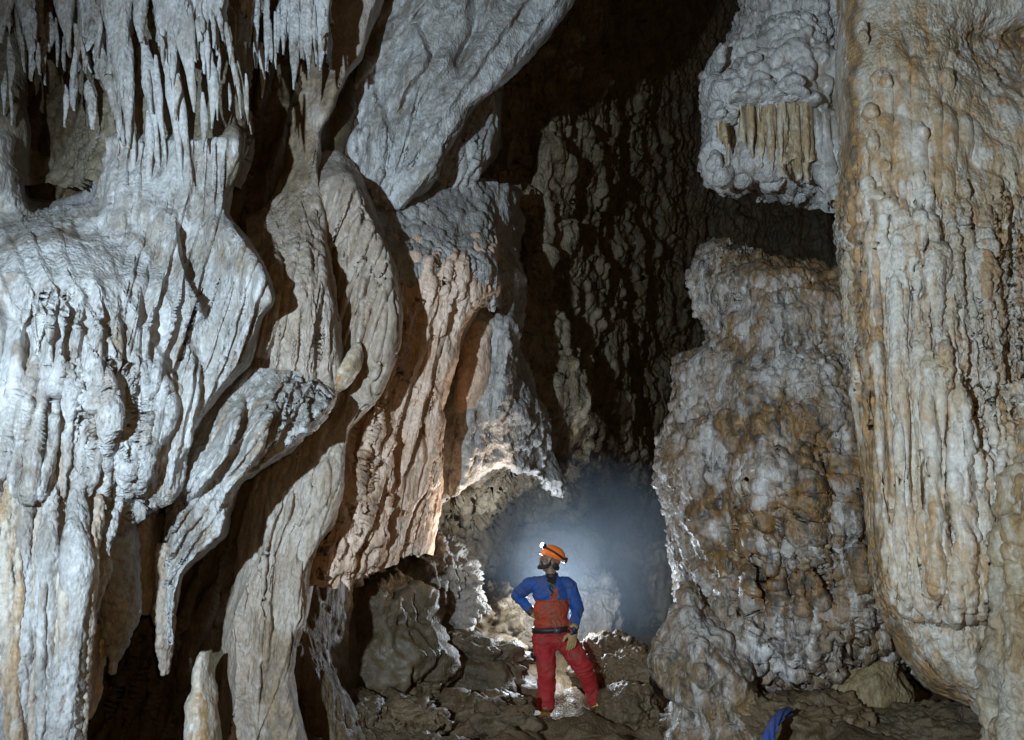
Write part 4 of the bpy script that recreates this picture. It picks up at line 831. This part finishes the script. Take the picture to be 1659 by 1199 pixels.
BOULD = [  # name, px, py, Y, size, mat, label, seed, kwargs
    ('boulder', 690, 955, 9.3, (.50, .45, .50), GLIT, 'jagged crystalline boulder catching the back light, left of the standing caver', 1, dict(rough=.5, fine=.06, kindtex='popcorn', popf=12, tilt=.5)),
    ('boulder', 800, 1015, 10.3, (.56, .4, .38), BROWN, 'low glittering rock just behind the caver at hip height on the left', 2, dict(rough=.55, fine=.06, tilt=.3, kindtex='popcorn', popf=11)),
    ('boulder', 900, 962, 12.8, (.86, .6, .94), GLIT, 'large rounded boulder glowing in the mist straight behind the caver', 3, dict(rough=.22, fine=.05)),
    ('boulder', 968, 1012, 11.0, (.33, .30, .52), GLIT, 'upright bright rock at the right shoulder of the glowing boulder', 4, dict(rough=.3, fine=.05, kindtex='popcorn')),
    ('boulder', 985, 1075, 9.0, (.34, .3, .24), MUD, 'dark rock with a lit top behind the right leg of the caver', 5, dict(rough=.3, fine=.05)),
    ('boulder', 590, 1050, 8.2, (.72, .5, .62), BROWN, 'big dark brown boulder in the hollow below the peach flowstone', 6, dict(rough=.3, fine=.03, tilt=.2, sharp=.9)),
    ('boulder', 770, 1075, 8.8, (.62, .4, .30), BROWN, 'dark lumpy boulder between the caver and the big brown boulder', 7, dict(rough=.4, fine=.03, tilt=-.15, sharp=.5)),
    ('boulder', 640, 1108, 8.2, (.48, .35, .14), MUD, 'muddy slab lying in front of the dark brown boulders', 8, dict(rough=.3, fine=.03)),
    ('boulder', 1022, 1150, 7.7, (.26, .28, .20), MUD, 'rounded muddy boulder on the ground right of the caver', 9, dict(rough=.2, fine=.025)),
    ('boulder', 1020, 1085, 8.3, (.22, .2, .16), MUD, 'smaller muddy boulder tucked behind the rounded one right of the caver', 10, dict(rough=.28, fine=.03)),
    ('boulder', 1405, 1120, 6.5, (.30, .25, .26), RUST, 'tan boulder wedged under the cream column', 11, dict(rough=.16, fine=.008, sharp=.5, tilt=.4)),
    ('boulder', 1300, 1180, 6.3, (.55, .35, .22), MUD, 'long dark rock on the ground below the brown stalagmite', 12, dict(rough=.28, fine=.04)),
    ('boulder', 1540, 1190, 6.0, (.50, .35, .16), BROWN, 'low black rock in the shadow beneath the cream column', 13, dict(rough=.25, fine=.03)),
    ('boulder', 560, 1170, 7.2, (.30, .35, .22), MUD, 'mossy brown mound beside the foot of the rippled curtain', 14, dict(rough=.2, fine=.02)),
    ('boulder', 1150, 1175, 6.9, (.32, .3, .2), MUD, 'muddy rock below the pinkish lobes of flowstone', 15, dict(rough=.3, fine=.05, kindtex='popcorn')),
    ('boulder', 1060, 965, 12.2, (.55, .5, .85), BROWN, 'dim tall rock in the mist between the caver and the brown stalagmite', 16, dict(rough=.25, fine=.05)),
]
for n, px, py, Y, s, mat, lab, sd, kw in BOULD:
    boulder(n, px, py, Y, s, mat, lab, sd, **kw)
rg = random.Random(11)
for k in range(46):
    px = rg.uniform(560, 1050); Y = rg.uniform(7.1, 8.1)
    if 840 < px < 1000 and 7.4 < Y: continue
    r = rg.uniform(.05, .15)
    X_ = world(px, 1100, Y)[0]
    b_ = boulder('rock', 900, 900, 8, (r * rg.uniform(.9, 1.6), r, r * rg.uniform(.6, .9)), MUD, 'small muddy rock lying on the cave floor near the caver', 60 + k, rough=.6, fine=.03, sub=4, cat='rock', group='small muddy rocks on the floor')
    b_.location = (X_, Y, -.02 - r * .3 + rg.uniform(0, .05))
loft('flowstone_skirt', [(1010, 480, 492, 6.7, .06), (1050, 478, 512, 6.7, .15), (1100, 478, 540, 6.75, .25), (1150, 478, 566, 6.8, .3), (1199, 478, 590, 6.85, .35), (1300, 470, 620, 6.9, .4)], MUD, [('lump', .05, 2.4, 421), ('flute', .03, 7, 422), ('grain', .008, 24, 423)],
     label='brown sloping skirt of flowstone right of the rippled curtain at floor level', cat='flowstone')
# ------------------------------------------------------------------ the caver
BODY_Y = 8.4
def J(px, py, dy=0.0): return Vector(world(px, py, BODY_Y + dy).tolist())

def closed_ball(bm, c, r, basis=None, seg=20):
    """ellipsoid: r = (a, b, c) along basis columns"""
    M = Matrix.Identity(4)
    if isinstance(r, (int, float)): r = (r, r, r)
    B = basis if basis is not None else Matrix.Identity(3)
    for i in range(3):
        for j in range(3): M[j][i] = B[j][i] * r[i]
    M.translation = c
    bmesh.ops.create_icosphere(bm, subdivisions=3, radius=1, matrix=M)

def limb(bm, pts, seg=18):
    """tapering limb through (point, radius) joints"""
    for p, r in pts: closed_ball(bm, p, r)
    for (p, r), (q, s) in zip(pts, pts[1:]):
        d = q - p
        if d.length < 1e-5: continue
        M = Matrix.Translation((p + q) / 2) @ d.to_track_quat('Z', 'Y').to_matrix().to_4x4()
        bmesh.ops.create_cone(bm, cap_ends=True, segments=seg, radius1=r, radius2=s, depth=d.length, matrix=M)

def fuse(bm, voxel, smooth=4):
    """one continuous surface out of overlapping closed pieces; returns vertices, faces"""
    me = bpy.data.meshes.new('tmp'); bm.to_mesh(me); bm.free()
    o = bpy.data.objects.new('tmp', me); C.objects.link(o)
    m = o.modifiers.new('r', 'REMESH'); m.mode = 'VOXEL'; m.voxel_size = voxel
    s = o.modifiers.new('s', 'SMOOTH'); s.iterations = smooth; s.factor = .5
    ev = o.evaluated_get(bpy.context.evaluated_depsgraph_get())
    r = bpy.data.meshes.new_from_object(ev)
    bpy.data.objects.remove(o); bpy.data.meshes.remove(me)
    return r

def finish(name, me, mats, parent=None, wrinkle=None, pick=None, label=None):
    n = len(me.vertices)
    co = np.empty(n * 3, F32); me.vertices.foreach_get('co', co); co = co.reshape(-1, 3)
    if wrinkle:
        no = np.empty(n * 3, F32); me.vertices.foreach_get('normal', no); no = no.reshape(-1, 3)
        amp, fr, sd = wrinkle
        x, y, z = co.T
        w = perlin(x * 4, y * 4, z * 4, sd) * .25
        d = ridged((x + w) * fr, (y + w) * fr, (z + w) * fr * 1.5, 2, sd) - .3 + .6 * fbm(x * fr * .7, y * fr * .7, z * fr * .5, 2, sd + 3)
        co = co + no * (amp * d)[:, None]
    org = np.zeros(3, F32)
    if parent is None:
        org = np.array([(co[:, 0].min() + co[:, 0].max()) / 2, (co[:, 1].min() + co[:, 1].max()) / 2, co[:, 2].min()], F32)
    me.vertices.foreach_set('co', (co - org).ravel())
    for m in mats: me.materials.append(m)
    np_ = len(me.polygons)
    me.polygons.foreach_set('use_smooth', np.ones(np_, bool))
    if pick:
        ctr = np.empty(np_ * 3, F32); me.polygons.foreach_get('center', ctr)
        me.polygons.foreach_set('material_index', pick(ctr.reshape(-1, 3) + org).astype(np.int32))
    me.update()
    o = bpy.data.objects.new(name, me); o.location = org.tolist(); C.objects.link(o)
    if parent is not None:
        o.parent = parent; o.matrix_parent_inverse = Matrix.Translation(-Vector(parent.location))
    if label: o['label'] = label
    return o

SKIN = flat_mat('skin', (.20, .12, .075), .5)
BLUE = flat_mat('blue_nylon', (.010, .060, .24), .75, .25, .2, bscale=40, mud=.5)
RED = flat_mat('orange_red_nylon', (.32, .036, .010), .75, .25, .22, bscale=40, mud=.6)
CRIMSON = flat_mat('red_trouser_cloth', (.32, .010, .010), .8, .25, .25, bscale=40, mud=.45)
BLACK = flat_mat('black_webbing', (.012, .012, .012), .55)
ORANGE = flat_mat('orange_helmet_plastic', (.95, .20, .03), .32, 0, .05)
GLOVE = flat_mat('tan_leather', (.36, .22, .09), .7, .3)
BOOT = flat_mat('yellow_rubber', (.62, .52, .13), .5, .2, .3)
HAIR = flat_mat('dark_hair', (.012, .009, .007), .7, .4)
LENS = bpy.data.materials.new('lit_lens'); LENS.use_nodes = True
_b = LENS.node_tree.nodes['Principled BSDF']; _b.inputs['Emission Color'].default_value = (.85, 1, .9, 1); _b.inputs['Emission Strength'].default_value = 9

# joints read off the pose: weight on one leg, hand on hip, head turned and tipped back
neck = J(895, 940); chest = J(892, 962); belly = J(893, 990); hips = J(895, 1022)
shL, shR = J(859, 948, .02), J(921, 949, .0)
elL, wrL = J(838, 964, .17), J(861, 991, .10)
elR, wrR = J(935, 986, .02), J(929, 1022, -.17)
hpL, hpR = J(882, 1034), J(909, 1034)
knL, anL = J(886, 1088, -.05), J(885, 1140, -.02)
knR, anR = J(946, 1084, -.06), J(964, 1130, .06)
fw = Vector((-.86, -.26, .42)).normalized()
up0 = Vector((.50, .16, .85)); rt = fw.cross(up0).normalized(); up = rt.cross(fw).normalized()
HB = Matrix((rt, fw, up)).transposed()          # columns: right, forward, up
hc = J(891.5, 909)
def H(r, f, u): return hc + rt * r + fw * f + up * u

bm = bmesh.new()
closed_ball(bm, H(0, -.012, .02), (.074, .092, .092), HB); closed_ball(bm, H(0, .022, -.055), (.056, .066, .066), HB)
closed_ball(bm, H(0, .062, -.092), (.028, .026, .022), HB)
limb(bm, [(H(0, .088, .012), .010), (H(0, .108, -.022), .014), (H(0, .096, -.032), .015)])                 # nose
for s in (-1, 1):
    limb(bm, [(H(.012 * s, .084, .028), .010), (H(.046 * s, .066, .030), .010)])                           # brow
    closed_ball(bm, H(.036 * s, .062, -.022), (.022, .022, .020), HB)                                     # cheek
    closed_ball(bm, H(.074 * s, -.008, -.012), (.010, .020, .032), HB)                                    # ear
    limb(bm, [(H(.0, .088, -.058), .008), (H(.022 * s, .078, -.058), .006)])                               # lips
limb(bm, [(H(0, -.02, -.06), .056), (neck, .058), (J(894, 950), .075)])
closed_ball(bm, chest, (.165, .105, .16)); closed_ball(bm, belly, (.150, .10, .15)); closed_ball(bm, hips, (.16, .105, .12))
limb(bm, [(neck, .06), (shL, .06), (elL, .042), (wrL, .030)]); limb(bm, [(neck, .06), (shR, .06), (elR, .042), (wrR, .030)])
limb(bm, [(hpL, .085), (knL, .058), (anL, .04), (anL + Vector((-.02, -.1, -.07)), .03)]); limb(bm, [(hpR, .085), (knR, .058), (anR, .04), (anR + Vector((.06, -.08, -.05)), .03)])
def hand(bm, wrist, down, palmn, side, k=1.0):
    """palm, four unequal fingers bent at the knuckles, thumb off the side of the palm"""
    d = down.normalized(); t = side.normalized(); n = palmn.normalized()
    B = Matrix((t, d, n)).transposed()
    closed_ball(bm, wrist + d * .045 * k, (.042 * k, .052 * k, .019 * k), B)
    for i, (o, l) in enumerate(((-.030, .066), (-.010, .076), (.011, .071), (.030, .054))):
        a = wrist + d * .082 * k + t * o * k
        b = a + (d * .95 + n * .15) * l * .55 * k; c = b + (d * .8 + n * .45) * l * .5 * k
        limb(bm, [(a, .0105 * k), (b, .0095 * k), (c, .008 * k)], 10)
    a = wrist + d * .03 * k - t * .036 * k; b = a + (d * .5 - t * .75 + n * .3) * .034 * k; c = b + (d * .9 - t * .2 + n * .3) * .032 * k
    limb(bm, [(a, .014 * k), (b, .012 * k), (c, .010 * k)], 10)
downR = Vector((-.14, -.06, -1)); 
hand(bm, wrR, downR, Vector((-.35, .93, 0)), Vector((.93, .35, 0)))
downL = Vector((.55, -.35, -.55)); hand(bm, wrL, downL, Vector((.6, .3, .5)), Vector((-.1, .8, -.4)))
person = finish('person', fuse(bm, .006, 3), [SKIN])
props(person, 'caver in blue and red suit with lit orange helmet, hand on hip, looking up', 'person')

# beard and hair
bm = bmesh.new()
for s in (-1, 1): limb(bm, [(H(.066 * s, .012, -.03), .014), (H(.058 * s, .030, -.07), .018), (H(.030 * s, .070, -.102), .022), (H(0, .082, -.106), .022)])
for s in (-1, 1): limb(bm, [(H(0, .098, -.046), .007), (H(.026 * s, .084, -.056), .007), (H(.034 * s, .070, -.085), .010)])
limb(bm, [(H(-.06, -.05, -.03), .03), (H(0, -.085, -.035), .034), (H(.06, -.05, -.03), .03)])
finish('beard_and_hair', fuse(bm, .005, 2), [HAIR], person, (.003, 40, 3))
for s in (-1, 1):
    bm = bmesh.new(); closed_ball(bm, H(.031 * s, .074, .008), .0115)
    me = bpy.data.meshes.new('eye'); bm.to_mesh(me); bm.free()
    finish('eye', me, [flat_mat('eye_white', (.30, .26, .22), .2, 0, .05), HAIR], person,
           pick=lambda c: ((c - np.array(H(0, .084, .008), F32)) @ np.array(fw, F32) > -.003))

# jacket
bm = bmesh.new()
closed_ball(bm, chest + Vector((0, 0, .02)), (.184, .13, .17)); closed_ball(bm, belly, (.174, .125, .17)); closed_ball(bm, J(894, 1010), (.186, .132, .075))
limb(bm, [(J(868, 947), .075), (J(916, 947), .075)]); limb(bm, [(J(893, 943), .082), (J(894, 936), .066)])
sleeves = [[(shL, .075), (elL, .060), (wrL, .044)], [(shR, .073), (elR, .060), (wrR, .048)]]
for sl in sleeves: limb(bm, sl)
def seg_d(P, a, b):
    a = np.array(a, F32); b = np.array(b, F32); ab = b - a
    t = np.clip(((P - a) @ ab) / (ab @ ab), 0, 1)
    return np.linalg.norm(P - (a + t[:, None] * ab), axis=1)
def jacket_pick(c):
    zs = J(893, 971).z; x0 = J(897, 960).x
    m = np.where(c[:, 2] > zs, 0, 1)
    placket = (np.abs(c[:, 0] - (x0 + (c[:, 2] - zs) * .10)) < .030) & (c[:, 1] < BODY_Y) & (c[:, 2] < J(893, 952).z)
    m[placket] = 1
    zip_ = (np.abs(c[:, 0] - (x0 - .034 + (c[:, 2] - zs) * .02)) < .009) & (c[:, 1] < BODY_Y)
    m[zip_] = 3
    collar = (c[:, 1] < BODY_Y) & (np.abs(c[:, 0] - (x0 - .022)) < .008 + np.clip(c[:, 2] - J(893, 964).z, 0, 1) * .26)
    m[collar & (c[:, 2] > J(893, 964).z)] = 2
    for (p, r), (q, s) in ((sleeves[0][0], sleeves[0][1]), (sleeves[0][1], sleeves[0][2]), (sleeves[1][0], sleeves[1][1]), (sleeves[1][1], sleeves[1][2])):
        m[(seg_d(c, p, q) < max(r, s) * 1.18) & (np.abs(c[:, 0] - x0) > .155)] = 0
    for sl in sleeves:
        cuff = np.linalg.norm(c - np.array(sl[-1][0], F32), axis=1) < .058
        m[cuff] = 2
    return m
finish('jacket', fuse(bm, .007, 3), [BLUE, RED, BLACK, flat_mat('zip_flap', (.25, .02, .012), .6)], person, (.017, 7, 21), jacket_pick)

# trousers
bm = bmesh.new()
closed_ball(bm, hips, (.186, .132, .12)); closed_ball(bm, J(896, 1038), (.18, .13, .10))
limb(bm, [(hpL + Vector((-.01, 0, 0)), .112), (knL, .086), (J(885, 1120, -.02), .080), (J(885, 1143, -.02), .082)])
limb(bm, [(hpR + Vector((.02, 0, 0)), .112), (knR, .086), (J(958, 1116, .03), .074), (J(963, 1131, .05), .070)])
finish('trousers', fuse(bm, .007, 3), [CRIMSON], person, (.020, 6, 31))

# belt
def ring(cx, cy, cz, a, b, h, th, n=48, tilt=0):
    V = []
    for i in range(n):
        t = 2 * math.pi * i / n
        for dr, dz in ((0, -h), (th, -h), (th, h), (0, h)):
            V.append((cx + (a + dr) * math.cos(t), cy + (b + dr) * math.sin(t), cz + dz + tilt * math.cos(t)))
    Q = []
    for i in range(n):
        j = (i + 1) % n
        for k in range(4): Q.append((i * 4 + k, j * 4 + k, j * 4 + (k + 1) % 4, i * 4 + (k + 1) % 4))
    return np.array(V, F32), Q
bc = J(894, 1019)
V, Q = ring(bc.x, bc.y, bc.z, .190, .138, .026, .012, tilt=.012)
belt = mesh_object('belt', V, Q, BLACK, person)
bm = bmesh.new(); bmesh.ops.create_cube(bm, size=1, matrix=Matrix.Translation((bc.x + .045, bc.y - .150, bc.z - .002)) @ Matrix.Diagonal((.07, .02, .055, 1)))
bmesh.ops.bevel(bm, geom=list(bm.edges), offset=.006, segments=2, affect='EDGES')
me = bpy.data.meshes.new('buckle'); bm.to_mesh(me); bm.free(); finish('buckle', me, [flat_mat('dull_buckle', (.12, .12, .12), .4, metal=.6)], person)

# gloves
for nm, wr, dn, pn, sd in (('glove', wrR, downR, Vector((-.35, .93, 0)), Vector((.93, .35, 0))), ('glove', wrL, downL, Vector((.6, .3, .5)), Vector((-.1, .8, -.4)))):
    bm = bmesh.new(); hand(bm, wr, dn, pn, sd, 1.22); limb(bm, [(wr - dn.normalized() * .03, .042), (wr + dn.normalized() * .03, .040)])
    finish(nm, fuse(bm, .0045, 2), [GLOVE], person, (.003, 18, 41))
# boots
for an, toe in ((anL, Vector((-.03, -.16, -.105))), (anR, Vector((.10, -.13, -.080)))):
    bm = bmesh.new(); b = an + Vector((0, 0, -.075)) if an is anL else an + Vector((0, 0, -.055))
    limb(bm, [(an + Vector((0, 0, .02)), .055), (b + Vector((0, .02, 0)), .050), (an + toe, .046)])
    limb(bm, [(b + Vector((0, .04, -.022)), .036), (an + toe + Vector((0, 0, -.008)), .040)])
    z0 = min(v.co.z for v in bm.verts) + .015
    for v in bm.verts: v.co.z = max(v.co.z, z0)
    finish('boot', fuse(bm, .006, 2), [BOOT, BLACK], person, pick=lambda c: (c[:, 2] < c[:, 2].min() + .022))

# helmet, with brim, band, battery and lamp
def head_mesh(name, V, Q, mat, parent, tris=None):
    V = np.array([H(*v) for v in V], F32)
    return mesh_object(name, V, Q, mat, parent, tris=tris)
def dome():
    V, nr, nc = [], 15, 44
    for i in range(nr):
        t = i / (nr - 1)
        for j in range(nc):
            a = 2 * math.pi * j / nc
            c, s = math.cos(a), math.sin(a)
            if t < .16: k, z = 1.0 + .10 * (1 - t / .16) * (1.5 if s > .3 else 1), -.006 - .006 * (1 - t / .16)     # brim, longer in front
            else:
                q = (t - .16) / .84 * math.pi / 2; k, z = math.cos(q) ** .8, .118 * math.sin(q) ** .92
            V.append((.104 * k * c, -.005 + .128 * k * s, .045 + z - .03 * s * (1 if s < 0 else .25) * (1 - z / .12)))
    Q = grid_quads(nr, nc, True).tolist()
    return V, Q
V, Q = dome()
helmet = head_mesh('helmet', V, Q, ORANGE, person)
sm = helmet.modifiers.new('shell', 'SOLIDIFY'); sm.thickness = .006
def head_band(name, pts, w, mat, parent):
    """webbing strip along head points, widened upward"""
    P = [H(*p) for p in pts]; V = []
    for p in P:
        n = (p - H(0, -.005, .06)).normalized()
        u_ = (up - n * up.dot(n)).normalized()
        for a, b in ((-w, 0), (-w, .007), (w, .007), (w, 0)): V.append(p + u_ * a + n * b)
    Q = []
    for i in range(len(P) - 1):
        for k in range(4): Q.append((i * 4 + k, i * 4 + 4 + k, i * 4 + 4 + (k + 1) % 4, i * 4 + (k + 1) % 4))
    n = len(P) * 4
    Q += [(0, 1, 2, 3), (n - 1, n - 2, n - 3, n - 4)]
    return mesh_object(name, np.array(V, F32), Q, mat, parent)
head_band('strap', [(.1035 * math.cos(a), -.005 + .1275 * math.sin(a), .078 + .016 * math.sin(a)) for a in np.linspace(0, 2 * math.pi, 40)], .010, BLACK, helmet)
def head_box(name, c, s, mat, parent, bev=.006):
    bm = bmesh.new()
    M = HB.to_4x4(); M.translation = H(*c)
    bmesh.ops.create_cube(bm, size=1, matrix=M @ Matrix.Diagonal((*s, 1)))
    bmesh.ops.bevel(bm, geom=list(bm.edges), offset=bev, segments=2, affect='EDGES')
    me = bpy.data.meshes.new(name); bm.to_mesh(me); bm.free()
    return finish(name, me, [mat], parent)
head_box('battery', (0, -.142, .075), (.075, .035, .055), BLACK, helmet)
hl = head_box('headlamp', (0, .128, .108), (.062, .036, .046), BLACK, helmet)
bm = bmesh.new(); M = Matrix.Translation(H(0, .150, .110)) @ fw.to_track_quat('Z', 'Y').to_matrix().to_4x4()
bmesh.ops.create_cone(bm, cap_ends=True, segments=24, radius1=.026, radius2=.022, depth=.016, matrix=M)
me = bpy.data.meshes.new('lens'); bm.to_mesh(me); bm.free(); finish('lens', me, [LENS], helmet)
bm = bmesh.new()
for s in (-1, 1): limb(bm, [(H(.088 * s, .02, .05), .005), (H(.070 * s, .030, -.06), .005), (H(.03 * s, .06, -.118), .005), (H(0, .066, -.122), .005)], 8)
finish('chin_strap', fuse(bm, .003, 1), [BLACK], helmet)

# ------------------------------------------------------------------ blue webbing lying over the rocks
def webbing():
    path = [world(1283, 1150, 5.86), world(1268, 1156, 5.74), world(1256, 1170, 5.66), world(1247, 1190, 5.62), world(1240, 1215, 5.6), world(1232, 1260, 5.6)]
    K = np.array(path); s = np.linspace(0, len(K) - 1, 60)
    P = catmull(K, s); V = []
    for i, p in enumerate(P):
        t = P[min(i + 1, 59)] - P[max(i - 1, 0)]; t /= np.linalg.norm(t)
        sd = np.cross(t, [0, -1, .3]); sd /= np.linalg.norm(sd); n = np.cross(sd, t)
        for k in range(9):
            u = k / 8 * 2 - 1
            V.append(p + sd * u * (.026 + .020 * i / 59) + n * (.008 * math.cos(u * 3.2) + .007 * math.sin(i * .5 + u * 5) + .004 * math.sin(u * 11)))
    V = np.array(V, F32)
    o = mesh_object('blue_webbing', V, grid_quads(60, 9), flat_mat('blue_webbing_cloth', (.018, .04, .17), .85, .6, .3, bscale=120, mud=.7))
    m = o.modifiers.new('t', 'SOLIDIFY'); m.thickness = .006
    props(o, 'strip of blue webbing lying over the dark rocks below the brown stalagmite', 'webbing')
webbing()
# ------------------------------------------------------------------ light, air, camera
def lamp(name, typ, loc, energy, color, size=.1, target=None, angle=None, blend=.5):
    l = bpy.data.lights.new(name, typ); l.energy = energy; l.color = color
    if typ in ('POINT', 'SPOT'): l.shadow_soft_size = size
    if typ == 'SPOT': l.spot_size = math.radians(angle); l.spot_blend = blend
    o = bpy.data.objects.new(name, l); o.location = loc
    if target is not None: o.rotation_euler = (Vector(target) - Vector(loc)).to_track_quat('-Z', 'Y').to_euler()
    C.objects.link(o); return o

lamp('photographer_flash', 'SPOT', (-2.1, -.7, 2.1), 2500, (.62, .82, 1.0), .05, (.2, 6.0, 3.2), 84, .7)
lamp('added_camera_fill', 'POINT', (.12, -.1, 1.85), 95, (1.0, .62, .25), .04)  # added warm fill beside the camera, lifts the near shadows to brown
lamp('back_flash', 'POINT', (.44, 9.2, 1.0), 150, (.74, .87, 1.0), .05)

lp = Vector(H(0, .175, .112)); lamp('helmet_beam', 'SPOT', tuple(lp), 80, (1.0, .80, .58), .02, tuple(lp + fw * 3 + Vector((-.5, -.3, .5))), 120, .8)

w = bpy.data.worlds.new('World'); scene.world = w; w.use_nodes = True
bg = w.node_tree.nodes['Background']; bg.inputs['Color'].default_value = (1.0, .70, .34, 1); bg.inputs['Strength'].default_value = .018

cam = bpy.data.cameras.new('camera'); co = bpy.data.objects.new('camera', cam); C.objects.link(co)
co.location = (0, 0, CAMZ); co.rotation_euler = (math.pi / 2 + PITCH, 0, 0)
cam.sensor_width = 36; cam.lens = 36 * FPX / 1659; cam.clip_end = 200; cam.clip_start = .05
scene.camera = co
scene.view_settings.view_transform = 'Standard'; scene.view_settings.look = 'None'; scene.view_settings.exposure = .12; scene.view_settings.gamma = 1
scene.cycles.use_denoising = True
try:
    scene.cycles.denoiser = 'OPENIMAGEDENOISE'; scene.cycles.denoising_input_passes = 'RGB_ALBEDO_NORMAL'; scene.cycles.denoising_prefilter = 'ACCURATE'
except Exception: pass
scene.cycles.max_bounces = 5; scene.cycles.diffuse_bounces = 3; scene.cycles.glossy_bounces = 2; scene.cycles.volume_bounces = 0
scene.cycles.volume_step_rate = 2; scene.cycles.sample_clamp_indirect = 4

# air: a bank of mist hanging in the back chamber, where the rear lamp lights it
Vm, Tm = ico(5)
k = 1 + .22 * fbm(Vm[:, 0] * 1.4, Vm[:, 1] * 1.4, Vm[:, 2] * 1.4, 3, 77)
Vm = Vm * k[:, None] * np.array([2.0, 2.0, 1.55], F32) + world(950, 905, 10.7).astype(F32)
hm = bpy.data.materials.new('mist_air'); hm.use_nodes = True; nt = hm.node_tree; nt.nodes.clear()
vo = node(nt, 'ShaderNodeVolumePrincipled'); vo.inputs['Color'].default_value = (.74, .86, 1, 1); vo.inputs['Anisotropy'].default_value = .1
tcm = node(nt, 'ShaderNodeTexCoord'); mpm = node(nt, 'ShaderNodeMapping'); mpm.inputs['Location'].default_value = (-1, -1, -1); mpm.inputs['Scale'].default_value = (2, 2, 2)
nt.links.new(tcm.outputs['Generated'], mpm.inputs['Vector'])
ln = node(nt, 'ShaderNodeVectorMath', operation='LENGTH'); nt.links.new(mpm.outputs[0], ln.inputs[0])
mr = node(nt, 'ShaderNodeMapRange'); mr.inputs['From Min'].default_value = .15; mr.inputs['From Max'].default_value = .95; mr.inputs['To Min'].default_value = .27; mr.inputs['To Max'].default_value = 0; mr.interpolation_type = 'SMOOTHSTEP'
nt.links.new(ln.outputs['Value'], mr.inputs['Value'])
nm = node(nt, 'ShaderNodeTexNoise'); nm.inputs['Scale'].default_value = 1.1; nm.inputs['Detail'].default_value = 3; nt.links.new(tcm.outputs['Object'], nm.inputs['Vector'])
mm = node(nt, 'ShaderNodeMath', operation='MULTIPLY'); m2 = node(nt, 'ShaderNodeMapRange'); m2.inputs['From Min'].default_value = .3; m2.inputs['From Max'].default_value = .65; m2.inputs['To Min'].default_value = .35; m2.inputs['To Max'].default_value = 1.3
nt.links.new(nm.outputs['Fac'], m2.inputs['Value']); nt.links.new(mr.outputs[0], mm.inputs[0]); nt.links.new(m2.outputs[0], mm.inputs[1]); nt.links.new(mm.outputs[0], vo.inputs['Density'])
oo = node(nt, 'ShaderNodeOutputMaterial'); nt.links.new(vo.outputs[0], oo.inputs['Volume'])
mist = mesh_object('mist', Vm, None, hm, tris=Tm); mist['kind'] = 'stuff'
